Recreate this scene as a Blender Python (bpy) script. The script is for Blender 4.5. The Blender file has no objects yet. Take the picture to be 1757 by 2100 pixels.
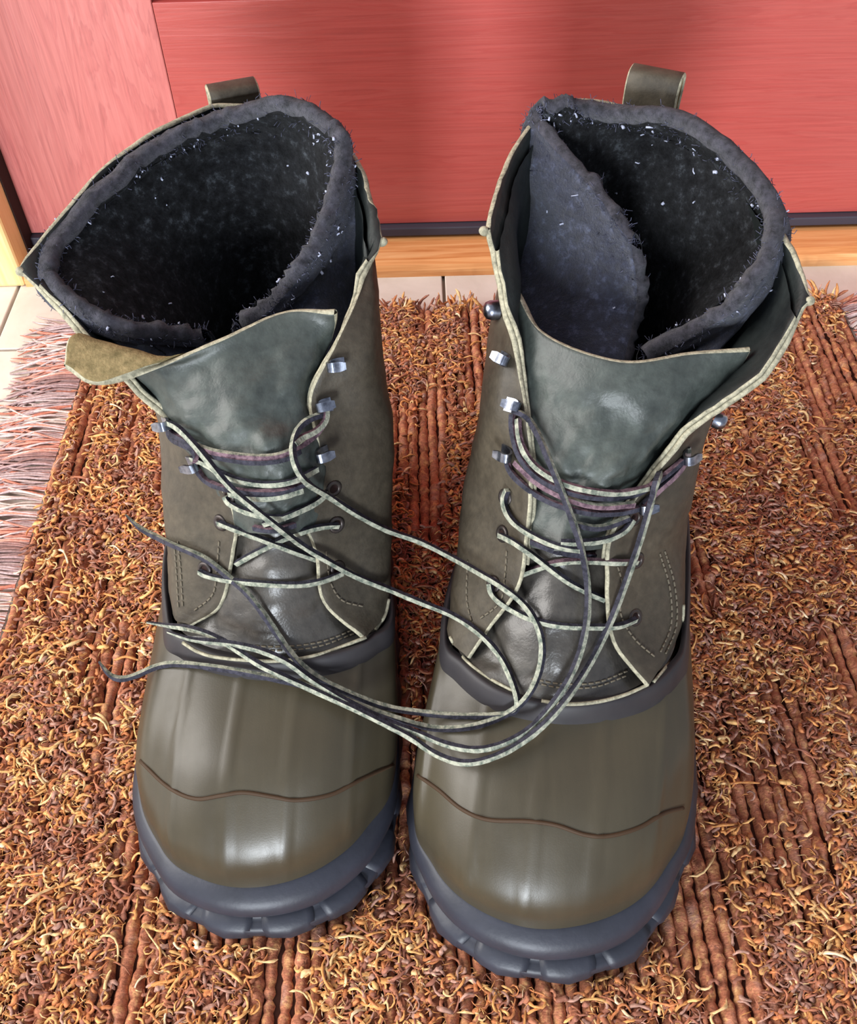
import bpy, math, random
import numpy as np
from mathutils import Vector, noise
from mathutils.bvhtree import BVHTree

random.seed(7)
rng = np.random.default_rng(7)
scn = bpy.context.scene
COL = scn.collection

# ------------------------------------------------------------------ camera
IMG_W, IMG_H = 1757, 2100
FOC, PITCH, ROLL, CAM_H = 2020.0, math.radians(49.5), math.radians(1.5), 0.47
fwd = np.array([0, math.cos(PITCH), -math.sin(PITCH)])
r0 = np.array([1.0, 0, 0])
u0 = np.cross(r0, fwd)
rgt = r0 * math.cos(ROLL) - u0 * math.sin(ROLL)
upv = u0 * math.cos(ROLL) + r0 * math.sin(ROLL)
CPOS = np.array([0, 0, CAM_H])
cam = bpy.data.cameras.new('camera')
cam.sensor_fit = 'VERTICAL'
cam.sensor_height = 36
cam.lens = FOC / IMG_H * 36
cam.clip_start = 0.01
camo = bpy.data.objects.new('camera', cam)
COL.objects.link(camo)
from mathutils import Matrix
camo.matrix_world = Matrix(((rgt[0], upv[0], -fwd[0], CPOS[0]), (rgt[1], upv[1], -fwd[1], CPOS[1]),
                            (rgt[2], upv[2], -fwd[2], CPOS[2]), (0, 0, 0, 1)))
scn.camera = camo

# ------------------------------------------------------------------ light and exposure
scn.view_settings.view_transform = 'Standard'
scn.view_settings.look = 'None'
scn.view_settings.gamma = 1.0
scn.view_settings.use_curve_mapping = False
scn.view_settings.exposure = -0.22
world = bpy.data.worlds.new('world')
scn.world = world
world.use_nodes = True
wb = world.node_tree.nodes['Background']
wb.inputs[0].default_value = (0.80, 0.86, 1.0, 1)
wb.inputs[1].default_value = 0.68


def area(name, loc, target, sx, sy, power, color):
    li = bpy.data.lights.new(name, 'AREA')
    li.shape = 'RECTANGLE'
    li.size, li.size_y = sx, sy
    li.energy = power
    li.color = color
    o = bpy.data.objects.new(name, li)
    o.location = loc
    o.rotation_euler = (Vector(target) - Vector(loc)).to_track_quat('-Z', 'Y').to_euler()
    COL.objects.link(o)
    return o


area('window_light_behind', (-0.34, -2.3, 0.52), (0, 0.3, 0.08), 0.48, 0.66, 98, (0.86, 0.93, 1.0))
area('window_light_left', (-1.75, 0.12, 1.25), (0, 0.45, 0.0), 1.5, 1.5, 84, (1.0, 0.965, 0.925))


# ------------------------------------------------------------------ pixel helpers (a pixel and a height, or a pixel and a depth, give a point)
def ray(x, y):
    return fwd + rgt * (x - IMG_W / 2) / FOC - upv * (y - IMG_H / 2) / FOC


def P(x, y, z):
    d = ray(x, y)
    return CPOS + d * ((z - CAM_H) / d[2])


def PY(x, y, Y):
    d = ray(x, y)
    return CPOS + d * (Y / d[1])


def W(x, y, z):
    return np.array([x, y, z], float)


# ------------------------------------------------------------------ materials
def srgb(r, g, b):
    f = lambda c: (c / 255 / 12.92) if c <= 10 else ((c / 255 + 0.055) / 1.055) ** 2.4
    return (f(r), f(g), f(b), 1)


class NT:
    def __init__(s, name, rough=0.5, spec=0.5, sheen=0.0):
        s.m = bpy.data.materials.new(name)
        s.m.use_nodes = True
        s.t = s.m.node_tree
        s.b = s.t.nodes['Principled BSDF']
        s.b.inputs['Roughness'].default_value = rough
        s.b.inputs['Specular IOR Level'].default_value = spec
        if sheen:
            s.b.inputs['Sheen Weight'].default_value = sheen
            s.b.inputs['Sheen Roughness'].default_value = 0.5

    def n(s, typ, ins=None, **kw):
        q = s.t.nodes.new(typ)
        for k, v in kw.items():
            setattr(q, k, v)
        for k, v in (ins or {}).items():
            if hasattr(v, 'is_output') or isinstance(v, bpy.types.NodeSocket):
                s.t.links.new(v, q.inputs[k])
            else:
                q.inputs[k].default_value = v
        return q

    def obj(s):
        return s.n('ShaderNodeTexCoord').outputs['Object']

    def map(s, vec, scale=(1, 1, 1), loc=(0, 0, 0), rot=(0, 0, 0)):
        return s.n('ShaderNodeMapping', {'Vector': vec, 'Scale': scale, 'Location': loc, 'Rotation': rot}).outputs[0]

    def noise(s, vec, scale, detail=4, rough=0.55, dist=0.0):
        return s.n('ShaderNodeTexNoise', {'Vector': vec, 'Scale': scale, 'Detail': detail, 'Roughness': rough, 'Distortion': dist}).outputs['Fac']

    def ramp(s, fac, stops):
        r = s.n('ShaderNodeValToRGB', {'Fac': fac})
        e = r.color_ramp.elements
        while len(e) < len(stops):
            e.new(0.5)
        for i, (p, c) in enumerate(stops):
            e[i].position = p
            e[i].color = c
        return r.outputs[0]

    def mix(s, fac, a, b, mode='MIX'):
        q = s.n('ShaderNodeMix', data_type='RGBA', blend_type=mode)
        for i, v in ((0, fac), (6, a), (7, b)):
            if isinstance(v, bpy.types.NodeSocket):
                s.t.links.new(v, q.inputs[i])
            else:
                q.inputs[i].default_value = v
        return q.outputs[2]

    def col(s, v):
        if isinstance(v, bpy.types.NodeSocket):
            s.t.links.new(v, s.b.inputs['Base Color'])
        else:
            s.b.inputs['Base Color'].default_value = v

    def rough(s, v):
        s.t.links.new(v, s.b.inputs['Roughness'])

    def bump(s, h, strength=0.3, dist=0.001, normal=None):
        ins = {'Height': h, 'Strength': strength, 'Distance': dist}
        if normal is not None:
            ins['Normal'] = normal
        o = s.n('ShaderNodeBump', ins).outputs[0]
        s.t.links.new(o, s.b.inputs['Normal'])
        return o


G = lambda v: (v, v, v, 1)


def leather(name, c1, c2, rough=0.42, spec=0.5):
    k = NT(name, rough, spec)
    o = k.obj()
    a = k.noise(o, 28, 5, 0.6)
    f = k.noise(o, 260, 3, 0.6)
    c = k.ramp(a, [(0.32, c1), (0.68, c2)])
    k.col(k.mix(0.35, c, k.ramp(f, [(0.3, G(0.25)), (0.75, G(0.95))]), 'OVERLAY'))
    k.rough(k.ramp(a, [(0.3, G(rough - 0.07)), (0.7, G(rough + 0.12))]))
    b1 = k.bump(k.noise(o, 900, 3), 0.18, 0.0006)
    k.bump(k.noise(o, 70, 4, 0.6, 0.6), 0.3, 0.0014, b1)
    return k.m


M = {}
M['leather'] = leather('olive_brown_leather', srgb(54, 49, 41), srgb(73, 66, 54), 0.5, 0.33)
M['leather_tongue'] = leather('tongue_leather_sky_tint', srgb(46, 51, 49), srgb(70, 76, 71), 0.42, 0.45)  # grey-green sky reflection on the tongue, put into its colour
M['leather_vamp'] = leather('dark_vamp_leather', srgb(52, 49, 46), srgb(70, 66, 60), 0.32, 0.55)
M['leather_inner'] = leather('black_inner_leather', srgb(22, 26, 26), srgb(34, 39, 38), 0.5, 0.35)

k = NT('suede_inner_face', 0.9, 0.1)
o = k.obj()
k.col(k.ramp(k.noise(o, 240, 5, 0.7), [(0.3, srgb(96, 86, 58)), (0.7, srgb(146, 128, 92))]))
k.bump(k.noise(o, 900, 3), 0.5, 0.0008)
M['suede'] = k.m

k = NT('raw_leather_edge', 0.85, 0.2)
o = k.obj()
k.col(k.ramp(k.noise(o, 420, 4, 0.7), [(0.3, srgb(112, 110, 94)), (0.65, srgb(178, 172, 148))]))
k.bump(k.noise(o, 1200, 2), 0.4, 0.0006)
M['raw_edge'] = k.m

k = NT('olive_rubber', 0.36, 0.36)
o = k.obj()
a = k.noise(o, 18, 4, 0.5)
st = k.noise(k.map(o, (160, 9, 9)), 1.0, 3, 0.6)
c = k.ramp(a, [(0.3, srgb(57, 52, 41)), (0.7, srgb(68, 62, 48))])
k.col(k.mix(k.ramp(st, [(0.45, G(0)), (0.8, G(0.25))]), c, srgb(78, 71, 55)))
k.rough(k.ramp(k.noise(o, 60, 5, 0.7), [(0.3, G(0.31)), (0.7, G(0.41))]))
k.bump(k.noise(o, 1500, 2), 0.06, 0.0004)
M['olive_rubber'] = k.m

k = NT('slate_rubber', 0.45, 0.4)
o = k.obj()
k.col(k.ramp(k.noise(o, 40, 5, 0.6), [(0.3, srgb(38, 40, 48)), (0.7, srgb(50, 52, 62))]))
k.bump(k.noise(o, 300, 4), 0.15, 0.0008)
M['slate_rubber'] = k.m

k = NT('collar_rubber', 0.5, 0.3)
o = k.obj()
k.col(k.ramp(k.noise(o, 50, 4), [(0.3, srgb(42, 40, 43)), (0.7, srgb(55, 52, 53))]))
M['collar_rubber'] = k.m

k = NT('groove_brown', 0.6, 0.2)
k.col(srgb(66, 50, 36))
M['groove'] = k.m

k = NT('navy_felt', 1.0, 0.05, 0.25)
o = k.obj()
a = k.noise(o, 210, 6, 0.72)
b = k.noise(o, 30, 3)
c = k.ramp(a, [(0.38, srgb(20, 21, 31)), (0.54, srgb(44, 48, 68)), (0.68, srgb(108, 117, 148))])
k.col(k.mix(0.5, c, k.ramp(b, [(0.3, srgb(34, 35, 46)), (0.7, srgb(58, 61, 80))])))
k.bump(k.noise(o, 420, 6, 0.8), 0.9, 0.0022)
M['felt'] = k.m
k = NT('felt_cut_edge', 1.0, 0.05, 0.2)
o = k.obj()
k.col(k.ramp(k.noise(o, 260, 6, 0.72), [(0.36, srgb(28, 28, 35)), (0.68, srgb(82, 80, 91))]))
k.bump(k.noise(o, 420, 6, 0.8), 0.9, 0.0022)
M['felt_edge'] = k.m
k = NT('inner_felt_shaded', 1.0, 0.03, 0.05)  # same felt, darker: the shade inside the boot is in its colour
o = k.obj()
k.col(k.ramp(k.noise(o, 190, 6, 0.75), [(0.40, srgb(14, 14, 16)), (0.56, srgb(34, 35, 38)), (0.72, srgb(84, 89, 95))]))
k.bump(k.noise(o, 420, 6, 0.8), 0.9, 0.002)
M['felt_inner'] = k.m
k = NT('pale_lint', 1.0, 0.05)
k.col(srgb(176, 180, 200))
M['lint'] = k.m
k = NT('grey_blue_fuzz', 1.0, 0.05)
k.col(k.ramp(k.noise(k.obj(), 90), [(0.3, srgb(48, 49, 62)), (0.7, srgb(104, 106, 126))]))
M['fuzz'] = k.m

for nm, c1, c2 in (('lace_dark', srgb(36, 36, 44), srgb(58, 57, 68)), ('lace_pale', srgb(92, 100, 90), srgb(162, 163, 146)),
                   ('lace_mauve', srgb(72, 54, 64), srgb(122, 98, 106))):
    k = NT(nm, 0.75, 0.2)
    o = k.obj()
    k.col(k.ramp(k.noise(o, 380, 3, 0.6), [(0.35, c1), (0.62, c2)]))
    k.bump(k.noise(o, 700, 2), 0.6, 0.0008)
    M[nm] = k.m
k = NT('steel_hardware', 0.28, 0.5)
k.b.inputs['Metallic'].default_value = 1.0
o = k.obj()
k.col(k.ramp(k.noise(o, 300, 3), [(0.3, srgb(88, 92, 104)), (0.7, srgb(158, 164, 178))]))
M['steel'] = k.m
k = NT('eyelet_dark_metal', 0.4, 0.5)
k.b.inputs['Metallic'].default_value = 0.7
k.col(srgb(70, 64, 62))
M['eyelet'] = k.m
k = NT('thread', 0.8, 0.2)
k.col(srgb(104, 96, 82))
M['thread'] = k.m


def door_mat(name, axis):
    k = NT(name, 0.33, 0.7)
    o = k.obj()
    if axis == 'z':
        v = k.map(o, (34, 1, 3.2))
        v2 = k.map(o, (420, 1, 14))
    else:
        v = k.map(o, (2.6, 1, 52))
        v2 = k.map(o, (12, 1, 620))
    g = k.noise(v, 1.0, 5, 0.6, 1.2)
    w = k.n('ShaderNodeMath', {0: g, 1: 9.0}, operation='MULTIPLY').outputs[0]
    w = k.n('ShaderNodeMath', {0: w}, operation='FRACT').outputs[0]
    f = k.noise(v2, 1.0, 3, 0.6)
    grain = k.ramp(w, [(0.0, srgb(172, 62, 54)), (0.35, srgb(188, 86, 76)), (0.8, srgb(194, 96, 86)), (1.0, srgb(164, 54, 48))])
    if axis == 'z':
        grain = k.mix(0.42, grain, srgb(214, 142, 138))  # pale pink haze of light on the stile, mixed into its colour
    if axis == 'x':
        grain = k.mix(0.78, grain, srgb(178, 78, 72))
    k.col(k.mix(0.28 if axis == 'z' else 0.14, grain, k.ramp(f, [(0.3, G(0.2)), (0.7, G(0.8))]), 'OVERLAY'))
    b = k.bump(k.n('ShaderNodeMath', {0: w, 1: f}, operation='ADD').outputs[0], 0.14 if axis == 'z' else 0.07, 0.0008)
    return k.m


M['door_v'] = door_mat('red_door_vertical_grain', 'z')
M['door_h'] = door_mat('red_door_horizontal_grain', 'x')


def wood(name, c1, c2, c3, sc):
    k = NT(name, 0.38, 0.4)
    o = k.obj()
    g = k.noise(k.map(o, sc), 1.0, 5, 0.6, 0.8)
    k.col(k.ramp(g, [(0.3, c1), (0.5, c2), (0.7, c3)]))
    k.bump(g, 0.15, 0.0008)
    return k.m


M['oak_h'] = wood('oak_threshold', srgb(196, 122, 66), srgb(222, 156, 98), srgb(236, 182, 126), (8, 160, 160))
M['oak_v'] = wood('oak_casing', srgb(226, 182, 118), srgb(240, 204, 142), srgb(246, 216, 160), (160, 160, 8))
k = NT('door_sweep_rubber', 0.5, 0.4)
k.col(srgb(62, 58, 68))
M['sweep'] = k.m
k = NT('dark_gap_shade', 0.7, 0.2)
k.col(srgb(44, 28, 26))  # near-black for the shadowed jamb gap; eyelet holes use it too
M['strip'] = k.m
k = NT('beige_tile', 0.42, 0.4)
o = k.obj()
a = k.noise(o, 16, 6, 0.65, 0.5)
k.col(k.ramp(a, [(0.3, srgb(206, 195, 182)), (0.7, srgb(226, 217, 206))]))
k.bump(k.noise(o, 90, 5), 0.15, 0.001)
M['tile'] = k.m
k = NT('grout', 0.9, 0.1)
k.col(srgb(158, 142, 126))
M['grout'] = k.m
k = NT('painted_wall', 0.8, 0.2)
k.col(k.ramp(k.noise(k.obj(), 60), [(0.3, srgb(205, 198, 186)), (0.7, srgb(212, 206, 195))]))
M['wall'] = k.m

k = NT('rug_rib_yarn', 0.95, 0.05)
o = k.obj()
info = k.n('ShaderNodeObjectInfo').outputs['Random']
off = k.n('ShaderNodeCombineXYZ', {0: info, 1: k.n('ShaderNodeMath', {0: info, 1: 37.0}, operation='MULTIPLY').outputs[0]}).outputs[0]
vv = k.n('ShaderNodeVectorMath', {0: o, 1: off}, operation='ADD').outputs[0]
a = k.noise(vv, 60, 3, 0.6)
b = k.noise(vv, 210, 4, 0.7)
fine = k.noise(k.map(vv, (500, 1100, 500)), 1.0, 4, 0.65)
c = k.ramp(a, [(0.32, srgb(142, 90, 70)), (0.45, srgb(172, 110, 84)), (0.56, srgb(184, 122, 94)), (0.68, srgb(172, 130, 114))])
c = k.mix(k.ramp(b, [(0.50, G(0)), (0.66, G(0.85))]), c, srgb(214, 164, 112))
c = k.mix(k.ramp(b, [(0.30, G(0.7)), (0.42, G(0))]), c, srgb(112, 76, 68))
k.col(k.mix(0.55, c, k.ramp(fine, [(0.3, G(0.15)), (0.7, G(0.85))]), 'OVERLAY'))
k.bump(fine, 0.6, 0.0012)
M['rib'] = k.m


def attr_mat(name, rough=0.9):
    k = NT(name, rough, 0.1)
    at = k.n('ShaderNodeAttribute', attribute_name='Col').outputs['Color']
    f = k.noise(k.obj(), 700, 3, 0.6)
    k.col(k.mix(0.35, at, k.ramp(f, [(0.3, G(0.2)), (0.7, G(0.85))]), 'OVERLAY'))
    return k.m


M['tuft'] = attr_mat('rug_tuft_yarn')
M['fringe'] = attr_mat('fringe_yarn')
k = NT('rug_backing', 1.0, 0.0)
k.col(srgb(58, 36, 30))
M['backing'] = k.m


# ------------------------------------------------------------------ object helpers
def tag(o, label=None, cat=None, group=None, kind=None):
    if label: o['label'] = label
    if cat: o['category'] = cat
    if group: o['group'] = group
    if kind: o['kind'] = kind
    return o


def link(name, me, parent=None, root=None):
    o = bpy.data.objects.new(name, me)
    COL.objects.link(o)
    if parent is not None:
        o.parent = parent
    return o


def empty(name, loc):
    o = bpy.data.objects.new(name, None)
    o.empty_display_size = 0.05
    o.location = loc
    COL.objects.link(o)
    return o


def make_mesh(name, V, F, mats, idx=None, smooth=True, cols=None):
    me = bpy.data.meshes.new(name)
    me.from_pydata([tuple(v) for v in V], [], [tuple(f) for f in F])
    for m in mats:
        me.materials.append(M[m])
    if idx is not None:
        me.polygons.foreach_set('material_index', np.asarray(idx, np.int32))
    if smooth:
        me.polygons.foreach_set('use_smooth', np.ones(len(me.polygons), bool))
    if cols is not None:
        a = me.color_attributes.new('Col', 'FLOAT_COLOR', 'POINT')
        a.data.foreach_set('color', np.asarray(cols, np.float32).ravel())
    me.update()
    return me


def quads_mesh(name, V, Q, mat, cols=None):
    """fast path for big quad meshes"""
    me = bpy.data.meshes.new(name)
    V = np.asarray(V, np.float32)
    Q = np.asarray(Q, np.int32)
    me.vertices.add(len(V))
    me.vertices.foreach_set('co', V.ravel())
    me.loops.add(Q.size)
    me.loops.foreach_set('vertex_index', Q.ravel())
    me.polygons.add(len(Q))
    me.polygons.foreach_set('loop_start', np.arange(0, Q.size, 4, dtype=np.int32))
    me.polygons.foreach_set('loop_total', np.full(len(Q), 4, np.int32))
    me.polygons.foreach_set('use_smooth', np.ones(len(Q), bool))
    me.materials.append(M[mat])
    if cols is not None:
        a = me.color_attributes.new('Col', 'FLOAT_COLOR', 'POINT')
        a.data.foreach_set('color', np.asarray(cols, np.float32).ravel())
    me.update(calc_edges=True)
    return me


def cr(pts, k, closed=False):
    """Catmull-Rom along axis 0"""
    p = np.asarray(pts, float)
    n = len(p)
    out = []
    segs = n if closed else n - 1
    for i in range(segs):
        if closed:
            a, b, c, d = p[(i - 1) % n], p[i], p[(i + 1) % n], p[(i + 2) % n]
        else:
            b, c = p[i], p[i + 1]
            a = p[i - 1] if i > 0 else 2 * b - c
            d = p[i + 2] if i + 2 < n else 2 * c - b
        for j in range(k):
            t = j / k
            out.append(0.5 * ((2 * b) + (-a + c) * t + (2 * a - 5 * b + 4 * c - d) * t * t + (-a + 3 * b - 3 * c + d) * t ** 3))
    if not closed:
        out.append(p[-1])
    return np.array(out)


def net(rows, kr, kc, closed=False):
    g = np.asarray(rows, float)                      # R x C x 3
    g = cr(g, kr)
    g = np.swapaxes(g, 0, 1)
    g = cr(g, kc, closed)
    return np.swapaxes(g, 0, 1)


def normals(g, closed=False):
    du = np.roll(g, -1, 1) - np.roll(g, 1, 1)
    if not closed:
        du[:, 0] = g[:, 1] - g[:, 0]
        du[:, -1] = g[:, -1] - g[:, -2]
    dv = np.empty_like(g)
    dv[1:-1] = g[2:] - g[:-2]
    dv[0] = g[1] - g[0]
    dv[-1] = g[-1] - g[-2]
    n = np.cross(du, dv)
    return n / np.maximum(np.linalg.norm(n, axis=2, keepdims=True), 1e-9)


BV, BF = [], []                                     # world-space surfaces that laces and hardware lie on


def to_bvh(g, closed):
    R, Cn = g.shape[:2]
    base = len(BV)
    BV.extend([tuple(v) for v in g.reshape(-1, 3)])
    m = Cn if closed else Cn - 1
    for i in range(R - 1):
        for j in range(m):
            BF.append((base + i * Cn + j, base + i * Cn + (j + 1) % Cn, base + (i + 1) * Cn + (j + 1) % Cn, base + (i + 1) * Cn + j))


def sheet(name, g, root, mats, closed=False, cap=None, bvh=True, parent=None):
    """single-walled surface"""
    R, Cn = g.shape[:2]
    m = Cn if closed else Cn - 1
    F = [(i * Cn + j, i * Cn + (j + 1) % Cn, (i + 1) * Cn + (j + 1) % Cn, (i + 1) * Cn + j) for i in range(R - 1) for j in range(m)]
    V = list((g - np.array(root.location)).reshape(-1, 3))
    if cap == 'bottom':
        F.append(tuple(reversed(range(Cn))))
    if bvh:
        to_bvh(g, closed)
    return link(name, make_mesh(name, V, F, mats), parent or root)


def shell(name, g, th, root, mats, sign=1, closed=False, bvh=True, parent=None, round_=0.35, rims='tblr'):
    """thick sheet: outer face mats[0], inner face mats[1], cut edge mats[2]"""
    n = normals(g, closed) * sign
    inn = g - n * th
    R, Cn = g.shape[:2]
    V = list(g.reshape(-1, 3)) + list(inn.reshape(-1, 3))
    F, I = [], []
    N = R * Cn
    m = Cn if closed else Cn - 1
    q = lambda i, j: i * Cn + (j % Cn)
    for i in range(R - 1):
        for j in range(m):
            a, b, c, d = q(i, j), q(i, j + 1), q(i + 1, j + 1), q(i + 1, j)
            F.append((a, b, c, d) if sign > 0 else (d, c, b, a)); I.append(0)
            F.append((d + N, c + N, b + N, a + N) if sign > 0 else (a + N, b + N, c + N, d + N)); I.append(1)

    def rim(path, outward):
        # path: grid vertex ids, outward: direction vectors
        prev = [None]
        base = len(V)
        K = 3
        for p, o in zip(path, outward):
            for kk in range(1, K + 1):
                t = kk / (K + 1)
                V.append(np.asarray(V[p]) * (1 - t) + np.asarray(V[p + N]) * t + o * th * round_ * math.sin(math.pi * t))
        L = len(path)
        rngj = range(L if closed else L - 1)
        for a in rngj:
            b = (a + 1) % L
            A = [path[a]] + [base + a * K + kk for kk in range(K)] + [path[a] + N]
            B = [path[b]] + [base + b * K + kk for kk in range(K)] + [path[b] + N]
            for kk in range(K + 1):
                F.append((A[kk], B[kk], B[kk + 1], A[kk + 1])); I.append(2)
    unit = lambda v: v / max(np.linalg.norm(v), 1e-9)
    if 't' in rims: rim([q(R - 1, j) for j in range(Cn)], [unit(g[R - 1, j] - g[R - 2, j]) for j in range(Cn)])
    if 'b' in rims: rim([q(0, j) for j in range(Cn)], [unit(g[0, j] - g[1, j]) for j in range(Cn)])
    if not closed:
        if 'l' in rims: rim([q(i, 0) for i in range(R)], [unit(g[i, 0] - g[i, 1]) for i in range(R)])
        if 'r' in rims: rim([q(i, Cn - 1) for i in range(R)], [unit(g[i, -1] - g[i, -2]) for i in range(R)])
    if bvh:
        to_bvh(g, closed)
    loc = np.array(root.location)
    V = [np.asarray(v) - loc for v in V]
    me = make_mesh(name, V, F, mats, I)
    import bmesh
    bm = bmesh.new(); bm.from_mesh(me)
    bmesh.ops.recalc_face_normals(bm, faces=bm.faces)
    bm.to_mesh(me); bm.free()
    return link(name, me, parent or root)


def wrinkle(g, amp, sc, closed=False, seed=0.0, sign=1, mask=None, ax=1.0):
    n = normals(g, closed) * sign
    R, Cn = g.shape[:2]
    d = np.array([[noise.fractal(Vector((g[i, j, 0] * ax, g[i, j, 1], g[i, j, 2])) * sc + Vector((seed, seed, seed)), 0.9, 2.1, 4) for j in range(Cn)] for i in range(R)])
    if mask is not None:
        d = d * mask
    return g + n * (d * amp)[..., None]


def tube(path, r, sides=8, closed=False, taper=None):
    """round tube along world points -> V,F"""
    p = np.asarray(path, float)
    n = len(p)
    t = np.gradient(p, axis=0)
    t /= np.maximum(np.linalg.norm(t, axis=1, keepdims=True), 1e-9)
    ref = np.array([0, -0.45, 0.9])
    s = np.cross(t, ref)
    s /= np.maximum(np.linalg.norm(s, axis=1, keepdims=True), 1e-6)
    u = np.cross(s, t)
    V, F = [], []
    for i in range(n):
        rr = r if taper is None else r * taper[i]
        for j in range(sides):
            a = 2 * math.pi * j / sides
            V.append(p[i] + rr * (math.cos(a) * s[i] + math.sin(a) * u[i]))
    for i in range(n - 1):
        for j in range(sides):
            F.append((i * sides + j, i * sides + (j + 1) % sides, (i + 1) * sides + (j + 1) % sides, (i + 1) * sides + j))
    F.append(tuple(range(sides - 1, -1, -1)))
    F.append(tuple((n - 1) * sides + j for j in range(sides)))
    return V, F


def box_mesh(name, x0, x1, y0, y1, z0, z1, mat, bev=0.0, loc=(0, 0, 0)):
    import bmesh
    bm = bmesh.new()
    bmesh.ops.create_cube(bm, size=1)
    for v in bm.verts:
        v.co = Vector(((x0 + x1) / 2 + v.co.x * (x1 - x0) - loc[0], (y0 + y1) / 2 + v.co.y * (y1 - y0) - loc[1], (z0 + z1) / 2 + v.co.z * (z1 - z0) - loc[2]))
    if bev:
        bmesh.ops.bevel(bm, geom=list(bm.edges), offset=bev, segments=2, profile=0.5, affect='EDGES')
    me = bpy.data.meshes.new(name)
    bm.to_mesh(me); bm.free()
    me.materials.append(M[mat])
    return me


# ------------------------------------------------------------------ setting: floor, door, trim, wall
floor = link('floor', box_mesh('floor', -1.3, 1.3, -1.2, 0.66, -0.03, -0.004, 'grout'))
tag(floor, 'pale beige ceramic tiled floor under the rug', 'floor', kind='structure')
TS = 0.335
for ix in range(-4, 4):
    for iy in range(-5, 1):
        x0 = 0.0165 + ix * TS; y0 = 0.5695 + iy * TS
        y1 = min(y0 + TS, 0.66)
        me = box_mesh('tile', x0 + 0.0012, x0 + TS - 0.0012, y0 + 0.0012, y1 - 0.0012, -0.012, 0.0, 'tile', 0.0008)
        link('tile', me, floor)

DY = 0.689                                           # plane of the door face
XL = PY(52, 505, DY)[0]
XR = XL + 0.89
door = empty('door_1', (XL, DY, 0.0))
tag(door, 'red wood-grained entry door with flat bottom rail and left stile', 'door', kind='structure')


def dbox(name, x0, x1, y0, y1, z0, z1, mat, bev=0.0):
    return link(name, box_mesh(name, x0, x1, y0, y1, z0, z1, mat, bev, (XL, DY, 0)), door)


XS = PY(345, 160, DY)[0]
ZB = 0.020
ZR = PY(400, 4, DY)[2]
dbox('stile', XL, XS - 0.0003, DY, DY + 0.04, ZB, 2.03, 'door_v', 0.0008)
dbox('stile', XR - (XS - XL), XR, DY, DY + 0.04, ZB, 2.03, 'door_v', 0.0008)
dbox('bottom_rail', XS, XR - (XS - XL), DY + 0.0003, DY + 0.04, ZB, ZR, 'door_h', 0.0006)
dbox('top_rail', XS, XR - (XS - XL), DY + 0.0003, DY + 0.04, 1.9, 2.03, 'door_h', 0.0006)
dbox('panel_moulding', XS, XR - (XS - XL), DY + 0.004, DY + 0.03, ZR, ZR + 0.012, 'door_h', 0.003)
dbox('panel', XS, XR - (XS - XL), DY + 0.010, DY + 0.03, ZR + 0.012, 1.9, 'door_h', 0.001)
dbox('door_sweep', XL + 0.003, XR - 0.003, DY - 0.006, DY + 0.036, 0.012, ZB - 0.0005, 'sweep', 0.001)
dbox('weatherstrip_shade', PY(37, 547, 0.6455)[0] + 0.0004, XL - 0.0008, DY - 0.019, DY + 0.04, 0.0126, 2.03, 'strip', 0.001)  # door seal strip; the jamb gap's shadow is in its dark colour

CXL = PY(37, 547, 0.6455)[0]
# threshold: a board with a rounded nosing
prof = [(0.6455, 0.0), (0.6455, 0.006), (0.648, 0.0095), (0.655, 0.0115), (0.676, 0.0122), (0.678, 0.0095), (0.74, 0.0095), (0.74, 0.0)]
V, F = [], []
for x in (CXL + 0.0003, XR + 0.012):
    V += [(x, y, z) for y, z in prof]
n = len(prof)
for j in range(n):
    F.append((j, (j + 1) % n, n + (j + 1) % n, n + j))
F.append(tuple(range(n - 1, -1, -1))); F.append(tuple(range(n, 2 * n)))
th = link('trim_2', make_mesh('threshold', V, F, ['oak_h'], smooth=False))
tag(th, 'honey oak threshold board under the red door', 'threshold', kind='structure')

for nm, x0, x1, lab in (('trim_1', CXL - 0.07, CXL, 'pale oak door casing left of the red door'), ('trim_3', XR + 0.0125, XR + 0.0825, 'pale oak door casing right of the red door')):
    o = link(nm, box_mesh(nm, x0, x1, 0.6455, 0.74, 0.0, 2.1, 'oak_v', 0.003))
    tag(o, lab, 'casing', kind='structure')
for nm, x0, x1 in (('wall_left', -1.3, CXL - 0.0705), ('wall_right', XR + 0.083, 1.3)):
    o = link(nm, box_mesh(nm, x0, x1, 0.68, 0.74, -0.03, 2.4, 'wall'))
    tag(o, 'plain painted wall beside the door casing', 'wall', kind='structure')
o = link('wall_back', box_mesh('wall_back', CXL, XR + 0.0125, 0.7405, 0.76, 0, 2.4, 'wall'))
tag(o, 'wall plane behind the closed red door', 'wall', kind='structure')

# ------------------------------------------------------------------ rug
RX0, RX1, RY0, RY1 = -0.243, 0.312, -0.08, 0.597
RZ = 0.0095
rug = empty('woven_rug', ((RX0 + RX1) / 2, 0.3, 0.0))
tag(rug, 'fringed brown and gold woven rug under the boots', 'rug')
RL = np.array(rug.location)
link('rug_backing', box_mesh('rug_backing', RX0, RX1, RY0 + 0.004, RY1 - 0.004, 0.0005, 0.0045, 'backing', 0.001, RL), rug)


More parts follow.
